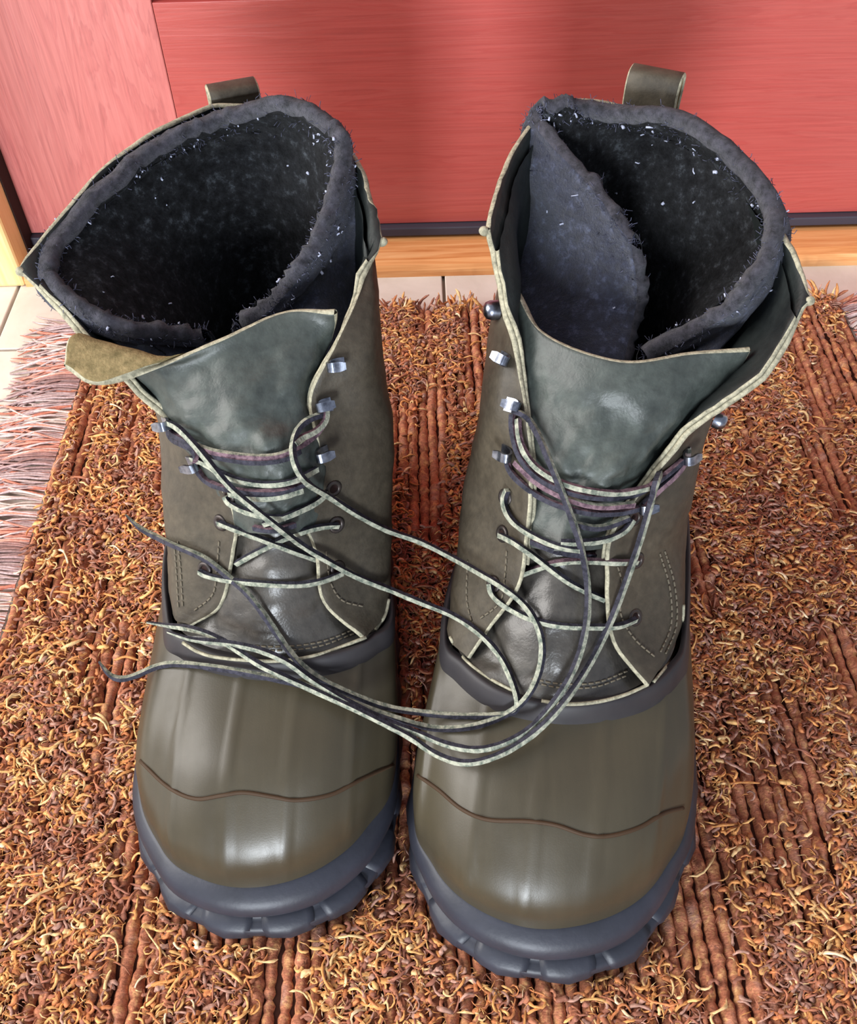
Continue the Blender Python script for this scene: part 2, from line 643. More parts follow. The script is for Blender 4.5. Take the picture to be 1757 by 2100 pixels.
def rib_mesh(seed):
    L = RY1 - RY0
    nseg = 260
    V, F = [], []
    S = 7
    ph = seed * 13.7
    for i in range(nseg + 1):
        y = -L / 2 + L * i / nseg
        bump = 0.78 + 0.20 * abs(math.sin(y * math.pi / 0.0046 + ph + 1.3 * noise.noise((y * 30, ph, 0))))
        bump += 0.30 * noise.noise((y * 110, ph, 3.3)) + 0.16 * noise.noise((y * 330, ph, 5.1))
        dx = 0.0008 * noise.noise((y * 35, ph, 7.7)) + 0.0006 * noise.noise((y * 160, ph, 1.7))
        if i in (0, nseg): bump *= 0.5
        for j in range(S):
            a = math.pi * (j / (S - 1))
            V.append((dx + 0.0036 * bump * math.cos(a), y, -0.003 + 0.0062 * (0.75 + 0.25 * bump) * math.sin(a) * bump))
    for i in range(nseg):
        for j in range(S - 1):
            F.append((i * S + j, (i + 1) * S + j, (i + 1) * S + j + 1, i * S + j + 1))
    return make_mesh('weft_rib', V, F, ['rib'])


ribs = [rib_mesh(s) for s in range(8)]
pitch = 0.0066
nr = int((RX1 - RX0) / pitch)
for i in range(nr):
    o = link('weft_rib', ribs[(i * 5 + i // 7) % 8], rug)
    o.location = (RX0 + (i + 0.5) * pitch + random.uniform(-.0004, .0004) - RL[0], (RY0 + RY1) / 2 - RL[1] + random.uniform(-.003, .003), 0.0058 + random.uniform(-0.0010, 0.0006))
    o.scale = (1.0, 1.0 if i % 2 else -1.0, random.uniform(0.9, 1.1))


def strands(starts, npt, length, rad, zfun, cols, curl, dir0=None, sides=4, seed=1):
    """many small bent yarns -> V, Q, C"""
    r = np.random.default_rng(seed)
    N = len(starts)
    ang = r.uniform(0, 2 * np.pi, N) if dir0 is None else dir0
    w = r.normal(0, curl, N)
    step = length / (npt - 1)
    pts = np.zeros((N, npt, 3))
    cur = np.array(starts, float)
    a = ang.copy()
    for k in range(npt):
        pts[:, k, :2] = cur[:, :2]
        pts[:, k, 2] = cur[:, 2] + zfun(k / (npt - 1), r)
        cur[:, 0] += np.cos(a) * step
        cur[:, 1] += np.sin(a) * step
        a = a + w + r.normal(0, curl * 0.45, N)
    t = np.gradient(pts, axis=1)
    t /= np.maximum(np.linalg.norm(t, axis=2, keepdims=True), 1e-9)
    up = np.zeros_like(t); up[..., 2] = 1
    s = np.cross(t, up)
    s /= np.maximum(np.linalg.norm(s, axis=2, keepdims=True), 1e-4)
    u = np.cross(s, t)
    tp = np.ones(npt); tp[0] = 0.6; tp[-1] = 0.35
    fat = 1 + r.uniform(-.28, .28, (N, npt))
    V = np.zeros((N, npt, sides, 3))
    for j in range(sides):
        aa = 2 * np.pi * (j + 0.5) / sides
        V[:, :, j] = pts + (s * np.cos(aa) + u * np.sin(aa)) * (np.asarray(rad)[:, None, None] * tp[None, :, None] * fat[..., None])
    ids = np.arange(N * npt * sides).reshape(N, npt, sides)
    A = ids[:, :-1, :]; B = ids[:, 1:, :]
    Q = np.stack([A, np.roll(A, -1, 2), np.roll(B, -1, 2), B], -1).reshape(-1, 4)
    C = np.repeat(np.asarray(cols)[:, None, :], npt * sides, 1).reshape(N, npt, sides, 4)
    C = C * np.concatenate([np.repeat(r.uniform(.75, 1.25, (N, npt, 1, 1)), 3, 3), np.ones((N, npt, 1, 1))], 3)
    C = C.reshape(-1, 4)
    return V.reshape(-1, 3), Q, C


pal = [srgb(212, 162, 104), srgb(206, 144, 88), srgb(222, 184, 132), srgb(190, 122, 80), srgb(166, 108, 82), srgb(150, 100, 82), srgb(172, 132, 116), srgb(236, 208, 168)]
pw = np.array([.17, .16, .09, .16, .17, .12, .10, .03])


def footprint(pix, extra, grow=.004):
    q = np.array([P(x, y, .0115) for x, y in pix] + extra)[:, :2]
    c = q.mean(0)
    d = q - c
    return c + d * (1 + grow / np.linalg.norm(d, axis=1, keepdims=True))


FEET = [footprint([(1416, 1640), (1387, 1810), (1290, 1965), (1120, 2010), (955, 1955), (868, 1830), (847, 1650)], [W(.010, .29, 0), W(.060, .42, 0), W(.104, .438, 0), W(.137, .415, 0), W(.136, .31, 0)]),
        footprint([(814, 1590), (792, 1765), (692, 1878), (560, 1920), (430, 1905), (340, 1830), (290, 1630)], [W(-.134, .31, 0), W(-.108, .43, 0), W(-.072, .452, 0), W(-.035, .43, 0), W(-.022, .32, 0)])]


def under_boot(x, y):
    x = np.atleast_1d(x); y = np.atleast_1d(y)
    res = np.zeros(len(x), bool)
    for q in FEET:
        ins = np.zeros(len(x), bool)
        n = len(q)
        for i in range(n):
            (x1, y1), (x2, y2) = q[i], q[(i + 1) % n]
            c = ((y1 > y) != (y2 > y)) & (x < (x2 - x1) * (y - y1) / (y2 - y1 + 1e-12) + x1)
            ins ^= c
        res |= ins
    return res


Vs, Qs, Cs, nb = [], [], [], 0
for (N, ln, rr, curl, zz, seed) in ((15200, 0.0062, (0.0007, 0.0014), 0.34, 0.0014, 3), (18400, 0.0095, (0.00042, 0.00080), 0.42, 0.0024, 4), (27500, 0.0050, (0.00016, 0.00030), 0.35, 0.0030, 6), (700, 0.017, (0.0005, 0.0009), 0.30, 0.0038, 5)):
    # tufts come in patches, leaving bare ribs between
    st = []
    while len(st) < N:
        x, y = rng.uniform(RX0 + .004, RX1 - .004), rng.uniform(0.02, RY1 - .002)
        v_ = noise.noise((x * 45, y * 12, 1.5)) + .5 * noise.noise((math.floor((x - RX0) / 0.0066) * 3.7, y * 9, 4.5)) + rng.uniform(-.35, .45)
        if v_ > 0.05:
            st.append((x, y, RZ - 0.0016 + rng.uniform(0, 0.0016)))
    st = np.array(st)
    pick = rng.choice(len(pal), N, p=pw)
    # neighbouring yarns share a colour: golden clumps and brown clumps
    cl = np.array([noise.noise((a * 75, b * 45, 9.1)) for a, b, _ in st])
    pick = np.where((cl > .12) & (rng.random(N) < .6), rng.choice([0, 1, 2], N), pick)
    pick = np.where((cl < -.12) & (rng.random(N) < .6), rng.choice([4, 5, 6], N), pick)
    cols = np.array(pal)[pick]
    if seed == 3:
        dk = rng.random(N) < .55
        cols[dk] = np.array(pal)[rng.choice([3, 4, 5, 6], dk.sum())]
    cols[:, :3] *= rng.uniform(0.82, 1.15, (N, 1))
    d0 = rng.choice([0, np.pi], N) + rng.normal(0, 0.8, N)
    amp = rng.uniform(0.3, 1.0, N) * zz
    NP = 4 if seed == 6 else 7
    V, Q, C = strands(st, NP, ln * rng.uniform(0.5, 1.25, N), rng.uniform(rr[0], rr[1], N), lambda t, r: amp * math.sin(math.pi * min(1, t * 1.08)), cols, curl, d0, sides=3 if seed == 6 else 4, seed=seed)
    vv_ = V.reshape(N, -1, 3)
    keep = ~(under_boot(vv_[:, ::4, 0].ravel(), vv_[:, ::4, 1].ravel()).reshape(N, -1).any(1))
    V = vv_[keep].reshape(-1, 3)
    Cc = C.reshape(N, -1, 4)[keep].reshape(-1, 4)
    m_ = int(keep.sum())
    Q = Q.reshape(N, -1, 4)[:m_].reshape(-1, 4)
    Vs.append(V); Qs.append(Q + nb); Cs.append(Cc); nb += len(V)
tuft = link('tuft_pile', quads_mesh('tuft_pile', np.concatenate(Vs) - RL, np.concatenate(Qs), 'tuft', np.concatenate(Cs)), rug)
tag(tuft, 'curly gold and brown yarn tufts', kind='stuff')

# back edge: loose upright yarn ends
N = 420
st = np.stack([rng.uniform(RX0, RX1, N), RY1 - rng.uniform(-.001, .006, N), np.full(N, 0.004)], 1)
cols = np.array(pal)[rng.choice(len(pal), N, p=pw)]
amp2 = rng.uniform(0.004, 0.012, N)
V, Q, C = strands(st, 6, rng.uniform(.006, .014, N), rng.uniform(.0007, .0013, N), lambda t, r: amp2 * t, cols, 0.3, np.pi / 2 + rng.normal(0, .6, N), seed=9)
tag(link('back_edge_tufts', quads_mesh('back_edge_tufts', V - RL, Q, 'tuft', C), rug), 'loose yarn ends along the back edge', kind='stuff')

fpal = [srgb(208, 144, 126), srgb(184, 160, 158), srgb(196, 174, 170), srgb(166, 138, 136), srgb(214, 194, 184), srgb(158, 122, 116), srgb(200, 128, 108)]


def tassel_mesh(seed):
    r = np.random.default_rng(100 + seed)
    n = 9
    st = np.stack([np.zeros(n), r.uniform(-.0032, .0032, n), np.full(n, 0.0035)], 1)
    base = fpal[seed % len(fpal)]
    cols = np.array([base if r.random() < .75 else fpal[r.integers(len(fpal))] for _ in range(n)])
    hgt = r.uniform(0.0, 0.003, n)
    V, Q, C = strands(st, 8, r.uniform(.040, .058, n), r.uniform(.0006, .00095, n), lambda t, rr: hgt * np.sin(np.pi * t * 1.3) - 0.0026 * t, cols, 0.075, r.normal(0, 0.07, n), sides=4, seed=200 + seed)
    # the knot the strands leave
    a = np.linspace(0, 2 * np.pi, 9)[:-1]
    me = quads_mesh('fringe_tassel', V, Q, 'fringe', C)
    return me


tm = [tassel_mesh(s) for s in range(12)]
y = RY0 + 0.004
i = 0
while y < RY1 - 0.004:
    o = link('fringe_tassel', tm[(i * 7) % 12], rug)
    o.location = (RX0 - 0.001 - RL[0], y - RL[1], 0.0012)
    o.rotation_euler = (0, 0, math.pi + random.gauss(0, 0.09))
    if True:
        o = link('fringe_tassel', tm[(i * 5 + 3) % 12], rug)
        o.location = (RX1 + 0.001 - RL[0], y - RL[1], 0.0012)
        o.rotation_euler = (0, 0, 0.25 + random.gauss(0, 0.18))
    y += 0.0064; i += 1

# ------------------------------------------------------------------ boots
SZ = 0.0150                                          # top of the rug where the boots stand


def conv(rows, root=None):
    out = []
    for r in rows:
        out.append([P(*q[1:]) if q[0] == 'p' else W(*q[1:]) for q in r])
    return np.array(out)


p = lambda x, y, z: ('p', x, y, z)
w = lambda x, y, z: ('w', x, y, z)


def pixcurve(pts, k=6):
    """spline through pixels; each point lies on the boot surface (x,y[,lift]) or at a height (x,y,'z',h)"""
    q = cr([list(a) for a in pts], k)
    return q


BVH = None


def on(x, y, lift=0.0, zmax=None):
    d = Vector(ray(x, y)).normalized()
    hit = BVH.ray_cast(Vector(CPOS), d)
    if hit[0] is None:
        return None, None
    n = hit[1]
    if n.dot(d) > 0: n = -n
    return np.array(hit[0] + n * lift), np.array(n)


def surf_path(pix, lift, k=8):
    q = cr(np.array(pix, float), k)
    out = []
    for x, y in q:
        a, n = on(x, y, lift)
        if a is not None: out.append(a)
    out = np.array(out)
    if len(out) > 6:                                  # soften steps where the path crosses an edge
        for _ in range(2):
            out[1:-1] = (out[:-2] + 2 * out[1:-1] + out[2:]) / 4
    return out


def add_parts(name, paths, r, mat, root, sides=6):
    V, F = [], []
    loc = np.array(root.location)
    for pa in paths:
        if len(pa) < 3: continue
        v, f = tube(pa, r, sides)
        b = len(V)
        V += [a - loc for a in v]
        F += [tuple(i + b for i in ff) for ff in f]
    return link(name, make_mesh(name, V, F, [mat]), root)


def sole_rows(bottom, top, zt):
    """outsole and foxing between the ground outline and the foxing top outline (closed nets, 14 columns)"""
    B, T = conv([bottom])[0], conv([top])[0]
    c = B.mean(0)
    def mixr(t, z, out):
        r = B * (1 - t) + T * t
        d = r - c; d[:, 2] = 0
        d /= np.linalg.norm(d, axis=1, keepdims=True)
        r = r + d * out
        r[:, 2] = B[:, 2] * (1 - z) + T[:, 2] * z
        return r
    return [mixr(0, 0, -.004), mixr(0.0, .05, 0), mixr(.08, .30, .0012), mixr(.30, .38, -.0012), mixr(.34, .48, -.0008), mixr(.45, .60, .0022), mixr(.62, .82, .0022), mixr(.95, .97, .0008), mixr(1.0, 1.0, -.0012), mixr(1.08, 1.0, -.004)]


def lugs(root, ring, z0, z1):
    """tread lugs round the sole edge: a short wedge block each"""
    q = cr(ring, 8, True)
    seg = np.linalg.norm(np.roll(q, -1, 0) - q, axis=1)
    s = np.concatenate([[0], np.cumsum(seg)])
    tot = s[-1]
    n = 26
    qq = np.vstack([q, q[:1]])
    at = lambda u: np.array([np.interp(u % tot, s, qq[:, k]) for k in range(3)])
    c = q.mean(0)
    loc = np.array(root.location)
    for i in range(n):
        u0, u1 = tot * (i + 0.10) / n, tot * (i + 0.90) / n
        um = (u0 + u1) / 2
        a, m, b = at(u0), at(um), at(u1)
        t = (b - a) / np.linalg.norm(b - a)
        nrm = np.array([t[1], -t[0], 0.0])
        if nrm @ (m - c) < 0: nrm = -nrm
        V = []
        sec = [(-.006, z0), (.0012, z0), (.0026, z0 + .35 * (z1 - z0)), (.0006, z0 + .9 * (z1 - z0)), (-.006, z1)]
        st = [(a, .1), (a * .72 + m * .28, .8), (m, 1.2), (b * .72 + m * .28, .8), (b, .1)]
        for q0, f in st:
            for o_, z in sec:
                v = q0 + nrm * (o_ * f if o_ > 0 else o_); v = v.copy(); v[2] = z
                V.append(v - loc)
        F = []
        K = len(sec)
        for e in range(len(st) - 1):
            for j in range(K - 1):
                F.append((e * K + j, (e + 1) * K + j, (e + 1) * K + j + 1, e * K + j + 1))
        F.append(tuple(range(K))); F.append(tuple((len(st) - 1) * K + j for j in range(K - 1, -1, -1)))
        link('tread_lug', make_mesh('tread_lug', V, F, ['slate_rubber']), root)


def boot(root, D):
    loc = np.array(root.location)
    # --- outsole and foxing
    rows = sole_rows(D['bottom'], D['fox'], 0.04)
    g = net(rows, 3, 8, True)
    sheet('outsole', g, root, ['slate_rubber'], True, 'bottom')
    lugs(root, rows[1], SZ - 0.0022, SZ + 0.009)
    # --- rubber shell
    rows = [conv([D['fox']])[0] + np.array([0, 0, -.001])] + list(conv(D['shell']))
    g = net(rows, 6, 12, True)
    # lengthwise ridges moulded in the rubber
    nrm = normals(g, True)
    if nrm[3, 6 * 12] @ np.array([0, -1, .5]) < 0: nrm = -nrm
    R, Cn = g.shape[:2]
    for i in range(R):
        fade = min(1, i / 5) * min(1, (R - 1 - i) / 6)
        for j in range(Cn):
            x = (g[i, j, 0] - D['ridge_x'](g[i, j, 1]))
            d = abs((x / 0.0255) - round(x / 0.0255)) * 0.0255
            if g[i, j, 1] < 0.30:
                g[i, j] += nrm[i, j] * fade * 0.0008 * math.exp(-(d / 0.0014) ** 2)
    sheet('rubber_shell', g, root, ['olive_rubber'], True)
    # --- dark rubber collar band
    g2 = net(conv(D['band']), 4, 12, True)
    sheet('rubber_collar', g2, root, ['collar_rubber'], True)
    # --- leather vamp and gusset under the tongue
    vr = conv(D['vamp'])
    for i_, r_ in enumerate(vr):
        for j_ in range(len(r_)):
            dd = r_[j_] - CPOS
            dd /= np.linalg.norm(dd)
            k_ = abs(j_ - 4) / 4
            r_[j_] = r_[j_] + dd * (0 if i_ == 0 else .0035 + .009 * k_)
    g3 = net(vr, 7, 12)
    g3 = wrinkle(g3, 0.0024, 48, seed=D['seed'], ax=.35)
    sheet('leather_vamp', g3, root, ['leather_vamp'])
    # --- shaft (both quarters and back in one piece of leather, open in front)
    g4 = net(conv(D['shaft']), 8, 10)
    R, Cn = g4.shape[:2]
    g4 = wrinkle(g4, 0.0016, 30, seed=D['seed'] + 3)
    g4s = D['sign']
    sh = shell('leather_shaft', g4, 0.0024, root, ['leather', 'leather_inner', 'raw_edge'], g4s, rims='tlr')
    gi = g4 - normals(g4) * g4s * 0.0025
    gi = gi[R // 3:]
    shell('shaft_lining', gi[: -2], 0.0018, root, ['leather_inner', 'leather_inner', 'raw_edge'], g4s, rims='lr', bvh=False)
    # --- tongue
    tr = conv(D['tongue'])
    for i_ in range(5):
        for j_ in range(5):
            dd = tr[i_, j_] - CPOS
            dd /= np.linalg.norm(dd)
            tr[i_, j_] += dd * (.0025 + .003 * abs(j_ - 2) / 2) * (1 - i_ / 5)
    tr = tr[D.get('t0', 0):]
    g5 = net(tr, 9, 12)
    cm_ = np.exp(-((np.linspace(0, 1, g5.shape[0])[:, None] - .30) / .22) ** 2) * np.exp(-((np.linspace(0, 1, g5.shape[1])[None] - .5) / .28) ** 2)
    g5 = wrinkle(g5, 0.0045, 75, seed=D['seed'] + 2, mask=cm_)
    g5 = wrinkle(g5, 0.0042, 34, seed=D['seed'] + 9, mask=np.repeat(np.clip(1.15 - np.abs(np.linspace(0, 1, g5.shape[0]) - .42) * 2.0, .12, 1)[:, None], g5.shape[1], 1))
    shell('tongue', g5, 0.0034, root, ['leather_tongue', 'suede', 'raw_edge'], D['tsign'], rims='tlr')
    # --- felt liner
    g6 = net(conv(D['liner']), 10, 12)
    g6 = wrinkle(g6, 0.0010, 60, seed=D['seed'] + 5)
    g6 = wrinkle(g6, 0.0006, 300, seed=D['seed'] + 6)
    shell('felt_liner', g6, 0.0082, root, ['felt', 'felt_inner', 'felt_edge'], D['lsign'], rims='tlr', round_=0.5)
    D['liner_grid'] = g6
    # insole closing the boot's inside
    c = g6[2]
    V = [c.mean(0) - loc] + [v - loc for v in c]
    F = [(0, i + 1, i + 2) for i in range(len(c) - 1)] + [(0, len(c), 1)]
    link('insole', make_mesh('insole', V, F, ['felt_inner']), root)


# right boot -----------------------------------------------------------------
zb, zf = SZ - 0.002, 0.040
# columns: heel, heel right, mid right, ball right, toe right, toe right front, toe front, toe left front, toe left, ball left, mid left, heel left
RB = dict(t0=2, seed=1.0, sign=-1, tsign=1, lsign=-1)
RB['bottom'] = [w(.104, .438, zb), w(.137, .415, zb), w(.136, .31, zb), p(1416, 1640, zb), p(1387, 1810, zb), p(1290, 1965, zb), p(1120, 2010, zb), p(955, 1955, zb), p(868, 1830, zb), p(847, 1650, zb), w(.010, .29, zb), w(.060, .42, zb)]
RB['fox'] = [w(.103, .432, .045), w(.133, .41, .044), w(.131, .31, .042), p(1415, 1620, zf), p(1362, 1785, zf), p(1265, 1874, zf), p(1110, 1906, zf), p(975, 1862, zf), p(888, 1775, zf), p(851, 1640, zf), w(.012, .285, .042), w(.062, .415, .044)]
RB['shell'] = [
    [w(.103, .431, .056), w(.133, .408, .055), w(.131, .31, .055), p(1422, 1570, .054), p(1385, 1715, .056), p(1275, 1822, .057), p(1113, 1858, .057), p(965, 1815, .057), p(880, 1715, .056), p(850, 1585, .054), w(.014, .285, .055), w(.063, .413, .055)],
    [w(.103, .430, .068), w(.132, .406, .067), w(.130, .312, .066), p(1424, 1520, .065), p(1388, 1630, .069), p(1285, 1725, .072), p(1120, 1755, .072), p(965, 1705, .072), p(882, 1620, .068), p(858, 1525, .065), w(.015, .288, .066), w(.064, .412, .067)],
    [w(.103, .430, .080), w(.131, .405, .078), w(.129, .315, .076), p(1421, 1450, .075), p(1396, 1535, .080), p(1298, 1615, .084), p(1132, 1635, .085), p(975, 1585, .084), p(895, 1505, .079), p(874, 1450, .075), w(.016, .292, .076), w(.065, .412, .078)],
    [w(.103, .430, .092), w(.130, .404, .090), w(.128, .318, .086), p(1411, 1330, .087), p(1390, 1405, .090), p(1310, 1465, .092), p(1165, 1488, .093), p(1020, 1462, .092), p(935, 1400, .090), p(902, 1340, .087), w(.017, .296, .086), w(.066, .412, .090)],
    [w(.102, .428, .094), w(.128, .402, .092), w(.126, .318, .088), p(1405, 1322, .088), p(1383, 1395, .0915), p(1302, 1452, .0935), p(1164, 1474, .0945), p(1024, 1449, .0935), p(941, 1390, .0915), p(908, 1334, .088), w(.019, .296, .088), w(.067, .410, .092)],
]
RB['ridge_x'] = lambda y: 0.0355 + (y - 0.14) * 0.19
RB['band'] = [
    [w(.103, .4315, .091), w(.1315, .405, .089), w(.1295, .318, .085), p(1413, 1330, .086), p(1391, 1406, .089), p(1311, 1467, .091), p(1165, 1490, .092), p(1019, 1464, .091), p(934, 1402, .089), p(900, 1340, .086), w(.0155, .296, .085), w(.065, .4135, .089)],
    [w(.103, .432, .097), w(.132, .405, .095), w(.130, .319, .092), p(1413, 1300, .092), p(1390, 1385, .095), p(1310, 1442, .097), p(1165, 1468, .098), p(1022, 1440, .097), p(938, 1380, .095), p(902, 1318, .092), w(.015, .298, .092), w(.065, .414, .095)],
    [w(.103, .431, .101), w(.131, .404, .099), w(.129, .319, .096), p(1408, 1285, .096), p(1384, 1365, .099), p(1300, 1425, .101), p(1160, 1446, .102), p(1030, 1420, .101), p(948, 1360, .099), p(910, 1300, .096), w(.017, .298, .096), w(.066, .412, .099)],
    [w(.103, .427, .099), w(.127, .401, .097), w(.125, .319, .094), p(1398, 1285, .094), p(1370, 1362, .097), p(1292, 1415, .099), p(1160, 1435, .100), p(1038, 1410, .099), p(960, 1352, .097), p(922, 1298, .094), w(.020, .298, .094), w(.067, .409, .097)],
]
# vamp columns left to right (under the quarters at both ends), rows from the rubber collar up the instep
RB['vamp'] = [
    [w(.020, .29, .094), p(935, 1310, .095), p(985, 1378, .098), p(1060, 1420, .099), p(1160, 1438, .1), p(1260, 1425, .099), p(1335, 1388, .097), p(1385, 1320, .095), w(.122, .29, .094)],
    [w(.022, .30, .104), p(950, 1270, .104), p(1000, 1335, .107), p(1070, 1370, .110), p(1160, 1385, .111), p(1250, 1372, .110), p(1320, 1330, .107), p(1372, 1270, .104), w(.120, .30, .104)],
    [w(.026, .305, .112), p(970, 1215, .113), p(1015, 1270, .118), p(1080, 1295, .122), p(1155, 1300, .124), p(1230, 1292, .122), p(1290, 1260, .118), p(1350, 1210, .113), w(.117, .305, .112)],
    [w(.030, .31, .122), p(990, 1140, .124), p(1030, 1180, .130), p(1085, 1195, .135), p(1155, 1200, .137), p(1225, 1195, .135), p(1275, 1175, .130), p(1335, 1140, .124), w(.114, .31, .122)],
    [w(.034, .32, .138), p(1010, 1060, .140), p(1045, 1090, .146), p(1095, 1100, .150), p(1160, 1105, .152), p(1225, 1100, .150), p(1275, 1090, .146), p(1330, 1060, .140), w(.112, .32, .138)],
    [w(.036, .33, .150), p(1020, 1010, .152), p(1052, 1030, .158), p(1100, 1040, .162), p(1175, 1044, .164), p(1240, 1042, .162), p(1290, 1030, .158), p(1340, 1010, .152), w(.112, .33, .150)],
]
# shaft columns: left front edge, left front, left, back left, back, back right, right, right front, right front edge
RB['shaft'] = [
    [p(958, 1348, .1), p(920, 1290, .097), w(.016, .30, .095), w(.048, .392, .096), w(.1, .424, .097), w(.127, .385, .096), w(.126, .318, .095), p(1400, 1270, .095), p(1329, 1405, .1015)],
    [p(1000, 1288, .112), p(934, 1190, .112), w(.020, .312, .112), w(.050, .395, .112), w(.1, .423, .113), w(.126, .388, .112), w(.126, .33, .112), p(1396, 1180, .112), p(1262, 1315, .116)],
    [p(1060, 1200, .134), p(950, 1070, .130), w(.024, .325, .130), w(.052, .398, .132), w(.102, .425, .133), w(.127, .392, .132), w(.128, .34, .130), p(1398, 1105, .127), p(1250, 1195, .137)],
    [p(1078, 1085, .154), p(966, 970, .148), w(.028, .335, .150), w(.054, .402, .152), w(.103, .428, .155), w(.131, .396, .152), w(.132, .348, .150), p(1412, 1040, .144), p(1258, 1095, .155)],
    [p(1086, 965, .175), p(982, 885, .168), w(.031, .345, .172), w(.056, .408, .175), w(.104, .432, .178), w(.135, .40, .176), w(.138, .352, .172), p(1432, 955, .162), p(1338, 985, .170)],
    [p(1078, 840, .192), p(1006, 800, .189), w(.032, .355, .196), w(.056, .414, .200), w(.105, .437, .202), w(.139, .404, .199), w(.143, .358, .194), w(.131, .315, .186), p(1425, 882, .188)],
    [p(1030, 655, .2145), w(.0355, .334, .2165), w(.0375, .375, .224), w(.056, .422, .224), w(.106, .442, .226), w(.143, .408, .222), w(.150, .364, .216), w(.146, .325, .208), p(1565, 775, .208)],
    [p(996, 472, .239), p(1012, 402, .2425), p(1054, 294, .2455), w(.066, .437, .247), w(.108, .440, .239), w(.139, .411, .236), p(1612, 484, .236), p(1648, 560, .231), p(1659, 616, .226)],
]
RB['tongue'] = [
    [p(1010, 1290, .112), p(1080, 1310, .121), p(1155, 1318, .124), p(1230, 1310, .121), p(1290, 1290, .112)],
    [p(1030, 1200, .128), p(1090, 1210, .136), p(1155, 1215, .1405), p(1225, 1210, .136), p(1275, 1200, .128)],
    [p(1050, 1110, .145), p(1100, 1125, .150), p(1160, 1130, .155), p(1225, 1125, .150), p(1278, 1110, .145)],
    [p(1066, 1010, .163), p(1125, 1020, .168), p(1190, 1020, .170), p(1260, 1020, .168), p(1318, 1010, .162)],
    [p(1072, 920, .178), p(1145, 950, .180), p(1230, 960, .181), p(1310, 955, .178), p(1370, 930, .174)],
    [p(1068, 800, .192), p(1145, 855, .191), p(1250, 870, .193), p(1360, 865, .191), p(1440, 845, .188)],
    [p(1052, 680, .205), p(1130, 770, .201), p(1270, 805, .203), p(1420, 790, .201), p(1510, 770, .199)],
    [p(1047, 578, .216), p(1112, 684, .210), p(1270, 743, .211), p(1420, 727, .210), p(1537, 722, .209)],
]
RB['liner'] = [
    [w(.080, .290, .09), w(.058, .300, .09), w(.040, .325, .09), w(.055, .385, .09), w(.098, .412, .09), w(.118, .385, .09), w(.115, .33, .09), w(.100, .300, .09), w(.084, .290, .09)],
    [w(.082, .300, .13), w(.058, .308, .13), w(.038, .335, .13), w(.058, .392, .13), w(.1, .416, .13), w(.123, .39, .13), w(.121, .34, .13), w(.104, .308, .13), w(.087, .300, .13)],
    [w(.084, .318, .17), w(.062, .320, .17), w(.040, .345, .17), w(.058, .400, .17), w(.1, .422, .17), w(.124, .396, .17), w(.123, .348, .17), w(.108, .314, .17), w(.089, .306, .168)],
    [p(1296, 665, .192), p(1180, 590, .200), p(1072, 430, .210), w(.060, .412, .210), w(.102, .430, .212), w(.131, .402, .212), p(1585, 535, .212), p(1515, 672, .202), p(1332, 760, .174)],
    [p(1306, 590, .206), p(1215, 490, .218), p(1062, 320, .235), w(.066, .424, .238), w(.103, .434, .238), w(.136, .406, .236), p(1618, 470, .230), p(1532, 635, .212), p(1330, 750, .181)],
    [p(1294, 500, .222), p(1215, 390, .236), p(1085, 240, .250), p(1152, 202, .254), p(1256, 212, .253), p(1430, 240, .257), p(1606, 420, .244), p(1540, 605, .221), p(1330, 742, .186)],
]

# left boot ------------------------------------------------------------------
LB = dict(t0=2, seed=21.0, sign=-1, tsign=1, lsign=-1)
LB['bottom'] = [w(-.072, .452, zb), w(-.035, .43, zb), w(-.022, .32, zb), p(814, 1590, zb), p(792, 1765, zb), p(692, 1878, zb), p(560, 1920, zb), p(430, 1905, zb), p(340, 1830, zb), p(290, 1630, zb), w(-.134, .31, zb), w(-.108, .43, zb)]
LB['fox'] = [w(-.072, .446, .045), w(-.038, .425, .044), w(-.025, .32, .042), p(812, 1560, zf), p(748, 1702, zf), p(650, 1784, zf), p(530, 1820, zf), p(420, 1806, zf), p(330, 1740, zf), p(287, 1570, zf), w(-.131, .31, .042), w(-.105, .425, .044)]
LB['shell'] = [
    [w(-.072, .445, .056), w(-.039, .423, .055), w(-.026, .32, .055), p(816, 1500, .054), p(762, 1640, .056), p(660, 1730, .057), p(530, 1768, .057), p(408, 1752, .057), p(318, 1685, .056), p(284, 1530, .054), w(-.130, .31, .055), w(-.104, .423, .055)],
    [w(-.072, .444, .068), w(-.040, .421, .067), w(-.027, .322, .066), p(816, 1450, .065), p(768, 1560, .069), p(665, 1640, .072), p(535, 1668, .072), p(405, 1652, .072), p(318, 1590, .068), p(288, 1490, .065), w(-.129, .312, .066), w(-.104, .421, .067)],
    [w(-.072, .444, .080), w(-.041, .420, .078), w(-.028, .325, .076), p(812, 1380, .075), p(774, 1468, .080), p(672, 1535, .084), p(545, 1552, .085), p(420, 1540, .084), p(332, 1485, .079), p(303, 1420, .075), w(-.128, .315, .076), w(-.104, .420, .078)],
    [w(-.072, .444, .092), w(-.042, .419, .090), w(-.029, .328, .086), p(808, 1285, .087), p(770, 1345, .090), p(690, 1382, .092), p(565, 1398, .093), p(450, 1385, .092), p(372, 1352, .090), p(336, 1300, .087), w(-.127, .318, .086), w(-.103, .420, .090)],
    [w(-.072, .442, .094), w(-.044, .417, .092), w(-.031, .328, .088), p(802, 1278, .088), p(764, 1335, .0915), p(685, 1370, .0935), p(565, 1385, .0945), p(454, 1373, .0935), p(378, 1342, .0915), p(342, 1293, .088), w(-.125, .318, .088), w(-.102, .418, .092)],
]
LB['ridge_x'] = lambda y: -0.0905 + (y - 0.16) * 0.09
